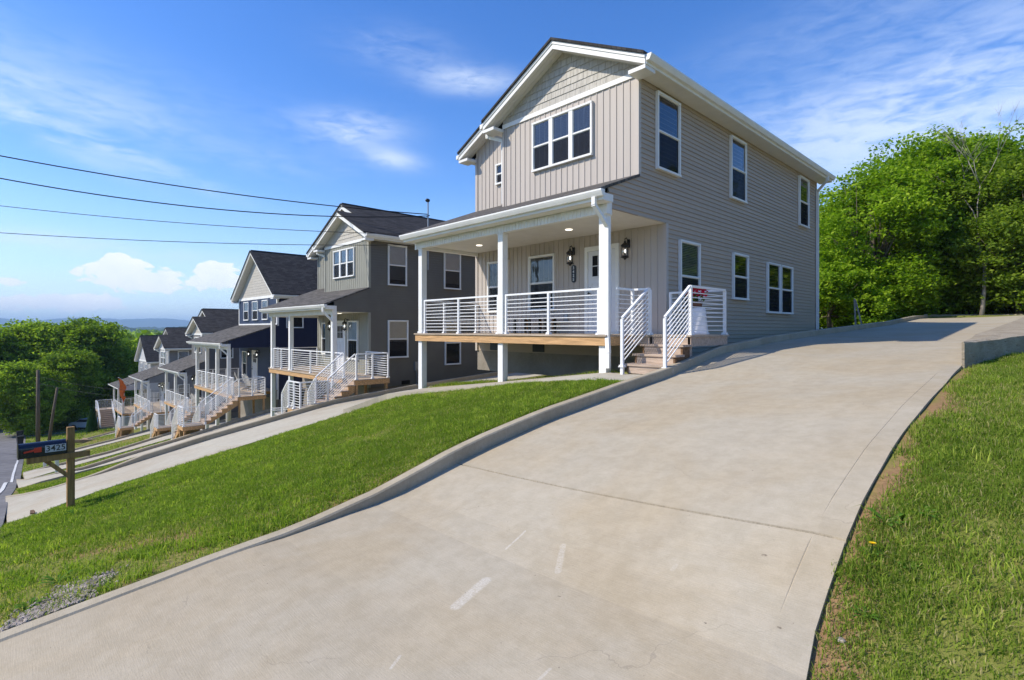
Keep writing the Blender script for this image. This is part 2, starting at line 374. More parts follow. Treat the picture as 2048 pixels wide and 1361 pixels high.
def npmesh(name, verts, faces, m, tint=None, parent=None, smooth=False):
    me = bpy.data.meshes.new(name); nv = len(verts); nf, k = faces.shape
    me.vertices.add(nv); me.vertices.foreach_set('co', verts.astype(np.float32).ravel())
    me.loops.add(nf*k); me.loops.foreach_set('vertex_index', faces.astype(np.int32).ravel())
    me.polygons.add(nf); me.polygons.foreach_set('loop_start', np.arange(0, nf*k, k, dtype=np.int32))
    me.polygons.foreach_set('loop_total', np.full(nf, k, dtype=np.int32))
    if smooth: me.polygons.foreach_set('use_smooth', np.ones(nf, dtype=bool))
    me.update(calc_edges=True); me.materials.append(M[m] if isinstance(m, str) else m)
    if tint is not None:
        a = me.attributes.new('tint', 'FLOAT', 'POINT'); a.data.foreach_set('value', tint.astype(np.float32))
    o = bpy.data.objects.new(name, me); C.objects.link(o)
    if parent: o.parent = parent
    return o
def text_mesh(name, s, size, depth, m, parent, loc, rot, track=1.0, xs=1.0):
    cu = bpy.data.curves.new(name, 'FONT'); cu.body = s; cu.size = size; cu.extrude = depth; cu.align_x = 'CENTER'; cu.align_y = 'CENTER'
    cu.space_character = track; cu.offset = size*.012
    t = bpy.data.objects.new(name+'_tmp', cu); C.objects.link(t)
    dg = bpy.context.evaluated_depsgraph_get(); me = bpy.data.meshes.new_from_object(t.evaluated_get(dg)); bpy.data.objects.remove(t)
    me.materials.clear(); me.materials.append(M[m]); me.name = name
    for v in me.vertices: v.co.x *= xs
    o = bpy.data.objects.new(name, me); C.objects.link(o); o.parent = parent; o.location = loc; o.rotation_euler = rot; return o

# ------------------------------------------------------------------ terrain
def interp(tab, y): return np.interp(y, [a for a, b in tab], [b for a, b in tab])
K1 = [(-3, -2.3), (0, -2.01), (.51, -1.94), (1.25, -1.85), (1.94, -1.79), (2.74, -1.63), (3.62, -1.38), (4.06, -1.28), (5.3, -1.06), (6.9, -.85), (8.24, -.69), (9.4, -.50), (10.5, -.33), (13.3, -.14), (16.3, -.014), (20, .13), (25.4, .34), (31, .66), (36, .8)]
K1H = [(-3, .01), (1.5, .012), (2.2, .05), (3.0, .13), (3.6, .155), (40, .155)]          # kerb height above the slab
R1 = [(-3, -2.05), (0, -1.86), (1.5, -1.76), (2.68, -1.62), (3.09, -1.5), (3.7, -1.28), (4.25, -1.13), (5.17, -.95), (6.7, -.74), (9.55, -.49), (12, -.33), (16.3, -.14), (20, .03), (25.4, .27), (31, .58), (36, .75)]
K2 = [(-.2, -4.12), (.26, -4.03), (1.75, -3.74), (2.8, -3.40), (4.4, -3.07), (6.5, -2.7), (8.2, -2.40), (11.8, -2.1), (20, -1.6)]
K2H = [(-1, .01), (1.6, .01), (2.8, .14), (40, .2)]
R2 = [(-.2, -3.66), (.17, -3.58), (1.92, -3.2), (5.35, -2.58), (6.8, -2.32), (8.5, -2.1), (11.8, -1.85), (20, -1.5)]
K3 = [(.5, -6.22), (2.6, -5.98), (3.84, -5.7), (6.3, -5.2), (10.3, -4.3), (20, -3.6)]
R3 = [(.5, -5.64), (3.4, -5.23), (6.3, -4.72), (10.3, -4.05), (20, -3.5)]
K4 = [(1, -8.45), (5.1, -7.83), (7, -7.4), (10, -6.70), (20, -6.2)]
R4 = [(1, -8.15), (3.04, -7.74), (8.15, -6.78), (10.5, -6.4), (20, -6.0)]
K5 = [(1.5, -10.1), (4, -9.7), (7, -9.2), (10.5, -8.5), (20, -8)]
R5 = [(1.5, -9.7), (4, -9.35), (7, -8.85), (10.5, -8.3), (20, -7.8)]
K6 = [(2, -11.7), (4, -11.4), (7, -10.9), (10.5, -10.2), (20, -9.8)]
R6 = [(2, -11.3), (4, -11.0), (7, -10.5), (10.5, -10.0), (20, -9.6)]
DR = [(-4.75, -.95, K1, R1, K1H, -3, 34), (-17.3, -13.7, K2, R2, K2H, .1, 20), (-29.6, -26.0, K3, R3, K2H, .5, 20),
      (-42.7, -39.1, K4, R4, K2H, 1.0, 20), (-55.6, -52.2, K5, R5, K2H, 1.5, 20), (-68.8, -65.6, K6, R6, K2H, 2.0, 20)]
A = []
for y, z in K1:
    A.append((-5.0, y, z-(.035 if y < 8 else .14)))
for y, z in R1: A.append((-.85, y, z-.04 if y < 9 else z-.05)); A.append((.2, y, z-.02 if y < 9 else z+.05))
for i_, (xl, xr, K, Rr, KH, y0, y1) in enumerate(DR[1:]):
    for y, z in Rr: A.append((xr+.1, y, z-.03))
    for y in (.4, 1.6, 3, 4.5, 6, 8, 10.5, 15):
        a_ = float(interp(K, y))-(.08+.47*min(1, max(0, y-.3)/2)); A.append((xl-.5, y, a_))
        if i_ < len(DR)-2:
            n_ = DR[i_+2]; b_ = float(interp(n_[3], y))-.05
            for t_ in (.33, .66): A.append((xl-.5+(n_[1]+.1-xl+.5)*t_, y, a_+(b_-a_)*t_))
A += [(-10.8, .78, -2.80), (-10.6, 0, -3.02), (-9, 3.5, -2.05), (-6.3, 8.6, -.86), (-9.3, 8.6, -1.26), (-12.6, 8.6, -1.68), (-7.5, 7.3, -1.1), (-11, 7.3, -1.63),
      (-6.3, 10.5, -.93), (-9.5, 10.5, -1.36), (-12.8, 10.5, -1.82), (-6, 21, -.12), (-12, 21, -1.2), 
      (-57.7, 9.7, -9.17), (-71, 7.6, -10.9), (-76.5, 9.6, -11.6), (-82, 3, -13.0), (-100, 3, -13.9), (-120, 5, -14.6),
      (-75, 25, -10.5), (-120, 40, -16), (-45, 35, -6), (-15, 35, -1.6), (-3, 34, .7), (10, 34, 1.2), (30, 34, 1.6), (20, 8, .3), (30, 0, 0), (30, -10, .2), (5, -3, -1.75), (-13, -8, -3.35), (-30, -8, -5.3),
      (-82, -8, -12.9), (-120, -12, -14.7), (8, -10, -1.2), (-3, 45, 1.0), (-60, 60, -8), (-120, 80, -17), (30, 70, 2)]
A = np.array(A, float)
def tps(r2): return np.where(r2 > 1e-9, .5*r2*np.log(np.maximum(r2, 1e-9)), 0)
_n = len(A); _P = np.c_[np.ones(_n), A[:, :2]/10]
_K = tps(((A[:, None, :2]-A[None, :, :2])**2).sum(2)/100)+np.eye(_n)*.0015
_L = np.block([[_K, _P], [_P.T, np.zeros((3, 3))]])
_w = np.linalg.solve(_L, np.r_[A[:, 2], 0, 0, 0])
def smooth01(t): t = np.clip(t, 0, 1); return t*t*(3-2*t)
def road_edge(x): return np.maximum(-.35, (-x-12.5)*.030)
def zbase(x, y):
    x = np.asarray(x, float); y = np.asarray(y, float); sh = x.shape
    X = x.ravel(); Y = y.ravel(); out = np.empty(X.size)
    for i in range(0, X.size, 40000):
        a = np.clip(X[i:i+40000], -118, 32); b = np.clip(Y[i:i+40000], -11, 72)
        r2 = ((a[:, None]-A[None, :, 0])**2+(b[:, None]-A[None, :, 1])**2)/100
        out[i:i+40000] = tps(r2)@_w[:_n]+_w[_n]+_w[_n+1]*a/10+_w[_n+2]*b/10
    rr = np.hypot(X+30, Y-20); t = smooth01((rr-110)/400)
    far = -26-12*smooth01((rr-500)/2500)+5*np.sin(X/170+1)*np.cos(Y/230)
    return (out*(1-t)+far*t).reshape(sh)
def in_drive(x, y, pad=0):
    m = np.zeros(np.shape(x), bool)
    for (xl, xr, K, Rr, KH, y0, y1) in DR: m |= (x > xl-.2+pad) & (x < xr-pad) & (y > y0-.3) & (y < y1)
    m |= (y > 7.42+pad) & (y < 8.62-pad) & (x > -13.8) & (x < -4.8)
    m |= (x > -.97+pad) & (x < -.97+.29*(y-9.6)-pad*.6) & (y < 34)
    return m
def in_road(x, y, pad=0): return (y < road_edge(x)-pad) & (y > road_edge(x)-6.2+pad)
def zg(x, y):
    x = np.asarray(x, float); y = np.asarray(y, float); z = zbase(x, y)
    z = z-np.where(x > -14, .28, .55)*(in_drive(x, y, .12))-.10*in_road(x, y, .3)
    return z
def zg1(x, y): return float(zbase(np.array([x]), np.array([y]))[0])

def axis(segs):
    out = []
    for a, b, s in segs: out += list(np.arange(a, b, s))
    return out
gx = axis([(-20.5, 1.0, .15), (1.0, 6, .4), (6, 40, 2)]); step = 3
while gx[-1] < 9000: gx.append(gx[-1]+step); step *= 1.22
left = [-20.5]; step = .35
while left[-1] > -84: left.append(left[-1]-step)
step = 1.5
while left[-1] > -14000: left.append(left[-1]-step); step *= 1.12
gx = np.array(sorted(set(left[1:]+gx)))
gy = axis([(-8, -.6, .4), (-.6, 12.5, .15), (12.5, 40, .7)]); step = 1.5
while gy[-1] < 14000: gy.append(gy[-1]+step); step *= 1.16
dn = [-8]; step = 1
while dn[-1] > -9000: dn.append(dn[-1]-step); step *= 1.3
gy = np.array(sorted(set(dn[1:]+gy)))
GX, GY = np.meshgrid(gx, gy, indexing='ij'); GZ = zg(GX, GY)
nx, ny = GX.shape; idx = np.arange(nx*ny).reshape(nx, ny)
F = np.stack([idx[:-1, :-1], idx[1:, :-1], idx[1:, 1:], idx[:-1, 1:]], -1).reshape(-1, 4)
def mk_ground():
    m = bpy.data.materials.new('lawn_soil'); m.use_nodes = True; T = NT(m.node_tree); b = T.n['Principled BSDF']
    co = T.new('ShaderNodeTexCoord').outputs['Object']
    a = T.noise(co, .8, 5, .6); f = T.noise(co, 22, 4, .7); d = T.noise(co, .45, 4, .65, .5); w = T.noise(co, .02, 6, .7)
    g = T.mix(f, (.10, .11, .022), (.26, .26, .07)); g = T.mix(T.smooth(a, .3, .7), g, (.19, .20, .045))
    dirt = T.mix(f, (.17, .095, .045), (.40, .255, .13))
    s = T.new('ShaderNodeSeparateXYZ'); T.put(s.inputs[0], co)
    # bare clay strip just beyond the right edge of the near driveway
    e = T.math('ABSOLUTE', T.math('ADD', s.outputs[0], .80)); band = T.math('MULTIPLY', T.smooth(T.math('ADD', e, T.math('MULTIPLY', T.noise(co, 3.5, 4, .7), .34)), .40, .22), T.smooth(s.outputs[1], 10, 9.4))
    band = T.math('MULTIPLY', band, T.smooth(s.outputs[1], -4, -3))
    dm = T.math('ADD', T.math('MULTIPLY', T.smooth(d, .57, .64), .8), band, clamp=True)
    far = T.smooth(T.math('MULTIPLY', s.outputs[0], -1), 130, 300)
    col = T.mix(dm, g, dirt); col = T.mix(far, col, T.mix(w, (.03, .055, .016), (.07, .10, .03)))
    T.put(b.inputs['Base Color'], col); b.inputs['Roughness'].default_value = .95; b.inputs['Specular IOR Level'].default_value = .1
    T.put(b.inputs['Normal'], T.bump(f, .8, .03)); return m
M['ground'] = mk_ground()
tag(npmesh('ground', np.c_[GX.ravel(), GY.ravel(), GZ.ravel()], F, 'ground', smooth=True), kind='structure')

def strip(name, rows, m, thick=.25, parent=None, smooth=False):
    """rows: list of rows of points (each row same length); a slab with the given top surface"""
    b = MB(); n = len(rows[0])
    for r in rows: b.v += [tuple(p) for p in r]
    k = len(rows)*n
    for r in rows: b.v += [(p[0], p[1], p[2]-thick) for p in r]
    for i in range(len(rows)-1):
        for j in range(n-1):
            a = i*n+j; b.f.append((a, a+1, a+n+1, a+n))
        for j, s in ((0, 0), (n-1, 1)):
            a = i*n+j; q = (a, a+n, k+a+n, k+a); b.f.append(q if s == 0 else q[::-1])
    for i in (0, len(rows)-1):
        for j in range(n-1):
            a = i*n+j; q = (a, k+a, k+a+1, a+1); b.f.append(q if i == 0 else q[::-1])
    return b.build(name, m, parent, smooth=smooth)

XR1 = [(-3, -.1), (2.2, -.70), (2.68, -.82), (3.09, -.895), (3.7, -.925), (4.25, -.94), (5.17, -.955), (9.55, -.97), (40, -.97)]
def edge_wob(y, x0): return .012*math.sin(y*1.7+x0)+.008*math.sin(y*4.1)
for di, (xl, xr, K, Rr, KH, y0, y1) in enumerate(DR):
    ys = list(np.arange(y0, y1+.01, .3)); joints = [3.72, 12.9, 20.5] if di == 0 else [4.1, 9.0, 14]
    for j in joints: ys = [y for y in ys if abs(y-j) > .08]+[j-.011, j-.005, j+.005, j+.011]
    ys.sort(); us = list(np.linspace(0, 1, 15)); gro = None
    if di == 0:
        gro = 1-.17/3.8; us = [u for u in us if abs(u-gro) > .012]+[gro-.0016, gro, gro+.0016]; us.sort()
    rows = []
    for y in ys:
        zl = interp(K, y)-interp(KH, y); zr = interp(Rr, y)
        a = xl; c = xr
        if y < 1.0:                                     # the mouth flares towards the street
            fl = (1-max(0, y-y0)/max(.1, 1.0-y0))**2; c = xr+.9*fl; a = xl-(.5 if di else .3)*fl
        if di == 0: c = float(interp(XR1, y))
        row = []
        for u in us:
            x = a+(c-a)*u; z = zl+(zr-zl)*u-.03*math.sin(math.pi*u)
            if any(abs(y-j) < .006 for j in joints): z -= .022
            if gro and abs(u-gro) < 1e-4 and (3.05 < y < 3.6 or 3.95 < y < 5.1 or 5.3 < y < 8.9): z -= .004
            if u > .98: x += edge_wob(y, xl)*.4
            row.append((x, y, z))
        if di == 0: row[-1] = (row[-1][0], y, row[-1][2]-.012)
        rows.append(row)
    dw = strip('driveway', rows, 'concrete' if di == 0 else 'concrete2', .3); tag(dw, kind='structure')
    kr = []
    for y in np.arange(max(y0, 0 if di else -3), y1+.01, .3):
        z = float(interp(K, y)); wd = .145; fl = 0
        if y < 1.0: fl = (1-max(0, y-y0)/max(.1, 1.0-y0))**2*(.5 if di else .3)
        w1 = .010*math.sin(y*2.3)
        kr.append([(xl-wd-fl+w1, y, z-.012), (xl-wd-fl+.015+w1, y, z), (xl-.015-fl+w1, y, z+.003), (xl-fl+w1, y, z-.012)])
    strip('kerb', kr, 'kerb', .55, parent=dw)
# kerb bends right at the top of the near driveway
kb = [((-4.92), 34), (-4.6, 35.3), (-3.6, 36.2), (-2, 36.6), (2, 36.7), (9, 36.6), (16, 36.4)]
rows = [[(x, y+.0, .80), (x+.02, y+.17, .80)] for x, y in kb]
tag(strip('driveway', [[(-5, 33.9, .565), (0, 33.9, .565), (16, 33.9, .64)], [(-5, 36.4, .62), (0, 36.4, .62), (16, 36.4, .70)]], 'concrete2', .3), kind='structure')
tag(strip('kerb', [[(-4.92, 34, .80), (-4.75, 34, .80)], [(-4.8, 35.4, .80), (-4.6, 35.2, .80)], [(-4.2, 36.3, .80), (-4.1, 36.1, .80)], [(-2, 36.6, .78), (-2, 36.4, .78)], [(16, 36.6, .76), (16, 36.4, .76)]], 'kerb', .6), kind='structure')
# raised neighbouring slab with its rough end wall
rows = []
SP = [(0, -.175), (.25, -.165), (.6, -.15), (1.0, -.13), (1.4, -.10), (1.9, -.075), (2.6, -.05), (3.6, -.01), (5, .04), (8, .14), (12, .28), (16, .42), (21, .60), (24.5, .70)]
for d, z in SP:
    rows.append([(-.97+(.02*math.sin(d*9) if d else 0), 9.6+d, z), (-.95+.145*d, 9.6+d, z+.012), (-.94+.29*d+.02*math.sin(d*7), 9.6+d, z-.012)])
rs = strip('parking_slab', rows, 'roughc', .6); tag(rs, kind='structure')
# walkway in front of the near porch
rows = []
for x in np.arange(-14.0, -4.85, .3):
    z = float(np.interp(x, [-14, -13.2, -12.6, -9.3, -6.3, -4.7], [-2.10, -1.86, -1.66, -1.24, -.845, -.80]))+.0
    f = max(0, (-12.6-x))*.35
    rows.append([(x, 7.42-f, z-.06-f*.15), (x, 8.0, z-.02), (x, 8.62+f*.4, z)])
rows = rows[::-1]; tag(strip('walkway', rows, 'concrete2', .2), kind='structure')
# street
rows = []
xs = list(np.arange(8, -90, -1.0))+list(np.arange(-90, -150, -3))
for x in xs:
    e = float(road_edge(x)); rows.append([(x, e-q, zg1(x, e-q)+.02+.03*math.sin(q*.5)) for q in (6.1, 5, 4, 3, 2, 1, .0)])
road = strip('road', rows, 'asphalt', .1); tag(road, kind='structure')
rows = [[(x, road_edge(x)-q, zg1(x, float(road_edge(x)))*(1-q)+zg1(x, float(road_edge(x))-1)*q+.046) for q in (.40, .29)] for x in xs if -60 < x < -8]
strip('road_marking', rows, 'linepaint', .02, parent=road)
rows = [[(-96+3.5*math.sin(t), y, zg1(-96, y)+.05), (-91+3.5*math.sin(t), y, zg1(-91, y)+.05)] for t, y in zip(np.linspace(0, 1.4, 14), np.linspace(2.5, 40, 14))]
tag(strip('road', rows[::-1], 'asphalt', .1), kind='structure')

# ------------------------------------------------------------------ house parts
def window(par, wall, u0, u1, z0, z1, off, n=1, blind=None, bfrac=1.0, sash=True):
    """wall 'f': front, plane y=off seen from -y, u = x.  wall 's': side plane x=off seen from +x, u = y."""
    def P(u, d, z): return (u, off-d, z) if wall == 'f' else (off+d, u, z)
    def bx(b, ua, ub, da, db, za, zb):
        p = P(ua, da, za); q = P(ub, db, zb)
        b.box(min(p[0], q[0]), max(p[0], q[0]), min(p[1], q[1]), max(p[1], q[1]), za, zb)
    fr = MB(); t = .048
    bx(fr, u0, u1, 0, .075, z1-t, z1); bx(fr, u0, u1, 0, .085, z0, z0+t)
    bx(fr, u0, u0+t, 0, .07, z0+t, z1-t); bx(fr, u1-t, u1, 0, .07, z0+t, z1-t)
    w = (u1-u0)/n
    for k in range(1, n): bx(fr, u0+k*w-.06, u0+k*w+.06, 0, .068, z0+t, z1-t)
    zm = (z0+z1)/2; d = .02
    for k in range(n):
        a = u0+k*w+(t if k == 0 else .06); b_ = u0+(k+1)*w-(t if k == n-1 else .06)
        bx(fr, a, b_, 0, .062, zm-.014, zm+.014)
        for (s0, s1, dd) in ((zm+.014, z1-t, .048), (z0+t, zm-.014, .040)):
            bx(fr, a, a+d*.8, 0, dd, s0, s1); bx(fr, b_-d*.8, b_, 0, dd, s0, s1)
            bx(fr, a+d*.8, b_-d*.8, 0, dd, s0, s0+d*.7); bx(fr, a+d*.8, b_-d*.8, 0, dd, s1-d*.7, s1)
    wo = fr.build('window', 'white', par)
    bk = MB(); gl = MB(); sl = MB(); sc = MB()
    for k in range(n):
        a = u0+k*w+.05; b_ = u0+(k+1)*w-.05
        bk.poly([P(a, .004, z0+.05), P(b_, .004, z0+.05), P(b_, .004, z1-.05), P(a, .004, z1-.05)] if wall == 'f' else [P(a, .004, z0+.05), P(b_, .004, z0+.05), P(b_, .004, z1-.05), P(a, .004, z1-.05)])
        gl.poly([P(a, .033, zm), P(b_, .033, zm), P(b_, .033, z1-.05), P(a, .033, z1-.05)])
        gl.poly([P(a, .030, z0+.05), P(b_, .030, z0+.05), P(b_, .030, zm), P(a, .030, zm)])
        sc.poly([P(a, .0385, z0+.05), P(b_, .0385, z0+.05), P(b_, .0385, zm), P(a, .0385, zm)])
        if blind:
            z = z1-.09; zend = z1-.09-(z1-z0-.18)*bfrac
            while z > zend:
                sl.poly([P(a+.02, .024, z), P(b_-.02, .024, z), P(b_-.02, .010, z+.034), P(a+.02, .010, z+.034)]); z -= .040
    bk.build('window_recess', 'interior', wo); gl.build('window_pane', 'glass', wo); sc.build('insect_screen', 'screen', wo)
    if blind: sl.build('window_blind', blind, wo)
    return wo

def lantern(par, x, y, z):
    b = MB(); b.lathe(x, y-.012, [(.045, z+.02), (.05, z+.03)], 12)
    b.box(x-.035, x+.035, y-.03, y, z-.03, z+.17)
    b.tube([(x, y-.03, z+.12), (x, y-.10, z+.20), (x, y-.16, z+.17), (x, y-.16, z+.08)], .012, 8)
    b.lathe(x, y-.16, [(.02, z+.12), (.03, z+.08), (.10, z+.02), (.105, z+.0), (.09, z-.01)], 12)
    b.lathe(x, y-.16, [(.09, z-.25), (.10, z-.27), (.03, z-.30), (.01, z-.33)], 12)
    for k in range(6):
        a = math.pi*k/3; b.bar((x+.085*math.cos(a), y-.16+.085*math.sin(a), z-.01), (x+.085*math.cos(a), y-.16+.085*math.sin(a), z-.25), .009)
    o = b.build('wall_lantern', 'black', par, bevel=0)
    MB().lathe(x, y-.16, [(.078, z-.24), (.078, z-.015)], 12).build('lantern_glass', 'glass', o, smooth=True)
    MB().ball((x, y-.16, z-.12), .022, sq=(1, 1, 2.2)).build('lantern_bulb', 'bulb', o, smooth=True)

def railing(par, p0, p1, posts, h=.92, rods=9, endposts=True, hh=None):
    p0 = Vector(p0); p1 = Vector(p1); d = p1-p0
    b = MB(); b.bar(p0+Vector((0, 0, h)), p1+Vector((0, 0, h)), .05, .04)
    for k in range(rods):
        z = .09+k*(h-.12)/rods; b.bar(p0+Vector((0, 0, z)), p1+Vector((0, 0, z)), .016)
    o = b.build('railing', 'rail', par)
    for t in posts:
        q = p0+d*t; pb = MB().box(q.x-.026, q.x+.026, q.y-.026, q.y+.026, q.z, q.z+h-.02)
        pb.box(q.x-.055, q.x+.055, q.y-.055, q.y+.055, q.z, q.z+.012)
        pb.prism([(q.x-.045, q.y-.045, q.z+.012), (q.x+.045, q.y-.045, q.z+.012), (q.x+.045, q.y+.045, q.z+.012), (q.x-.045, q.y+.045, q.z+.012)], (0, 0, .03))
        pb.build('railing_post', 'rail', o)
    return o

def steps(par, x0, x1, y0, z0, n, run=.28, rise=.18, ax='y', stringer='pine', dirn=-1):
    """n treads below z0, first riser at y0, descending in -y (ax y) or along x (ax x)"""
    st = MB(); zlow = z0-(n+1)*rise
    o = None
    def B(b, a0, a1, c0, c1, za, zb):                # a = along descent (positive distance), c = width
        if ax == 'y': b.box(c0, c1, y0-a1, y0-a0, za, zb)
        else:
            s0, s1 = sorted((y0+dirn*a0, y0+dirn*a1)); b.box(s0, s1, c0, c1, za, zb)
    for c in (x0+.02, x1-.06):
        pts = [(0, z0-.02)]
        for k in range(n): pts += [(k*run+.0, z0-(k+1)*rise-.045), ((k+1)*run, z0-(k+1)*rise-.045)]
        pts += [(n*run, zlow-.0), (n*run-.18, zlow), (0, z0-.45)]
        pr = [((c, y0-a, z) if ax == 'y' else (y0+dirn*a, c, z)) for a, z in pts]
        st.prism(pr, (.04, 0, 0) if ax == 'y' else (0, .04, 0))
    B(st, .02, .06, x0+.05, x1-.05, z0-.30, z0-.21)
    o = st.build('staircase', stringer, par)
    for k in range(n):
        t = MB(); z = z0-(k+1)*rise
        B(t, k*run-.0, (k+1)*run+.03, x0-.02, x1+.02, z-.04, z)
        B(t, k*run-.02, k*run+.0, x0+.06, x1-.06, z, z+rise-.042)
        t.build('stair_step', 'stepwood', o)
    t = MB(); B(t, n*run-.02, n*run, x0+.06, x1-.06, z0-(n+1)*rise, z0-n*rise-.042); t.build('stair_step', 'stepwood', o)
    return o

def gutter(par, a, b, axis='x', size=.12):
    """K-style gutter from a to b; opens upward"""
    a = Vector(a); b = Vector(b)
    prof = [(0, 0), (.07, 0), (.10, .05), (.12, .09), (.12, .12), (.105, .12), (.105, .09), (.085, .045), (.062, .012), (.012, .012), (.012, .12), (0, .12)]
    out = Vector((0, -1, 0)) if axis == 'x' else Vector((1, 0, 0))
    m = MB(); m.prism([a+out*p+Vector((0, 0, q)) for p, q in prof], b-a)
    for e in (a, b):
        dd = (b-a).normalized()*.003*(1 if e == b else -1)
        m.prism([e+out*p+Vector((0, 0, q)) for p, q in [(0, 0), (.07, 0), (.10, .05), (.12, .09), (.12, .12), (0, .12)]], dd)
    return m.build('gutter', 'white', par)
def downspout(par, pts):
    m = MB()
    for i in range(len(pts)-1):
        p, q = Vector(pts[i]), Vector(pts[i+1]); e = (q-p).normalized()*.03
        m.bar(p-(e if i else e*0), q+(e if i < len(pts)-2 else e*0), .085 if i % 2 == 0 else .08, .062 if i % 2 == 0 else .06, up=(0, 1, 0))
    return m.build('downspout', 'white', par)

def shakes(par, x0, x1, zlo, top, y, m):
    """staggered shakes below the line top(x)"""
    b = MB(); z = zlo; row = 0
    while z < max(top(x0), top(x1), top((x0+x1)/2)):
        x = x0-random.random()*.1
        while x < x1:
            w = random.choice((.10, .13, .16, .19)); a = max(x, x0); c = min(x+w-.006, x1); x += w
            if c-a < .01: continue
            zt = z+.185; z0 = z-random.choice((0, 0, .004))
            ta = min(zt, top(a)); tb = min(zt, top(c))
            if ta <= z0 and tb <= z0: continue
            ta = max(ta, z0+.001); tb = max(tb, z0+.001); d = .020+random.random()*.004
            b.v += [(a, y-d, z0), (c, y-d, z0), (c, y-.004, tb), (a, y-.004, ta), (a, y, z0), (c, y, z0)]
            n = len(b.v)-6; b.f += [(n, n+1, n+2, n+3), (n+4, n+5, n+1, n), (n+4, n, n+3), (n+1, n+5, n+2)]
        z += .165; row += 1
    # backing
    return b

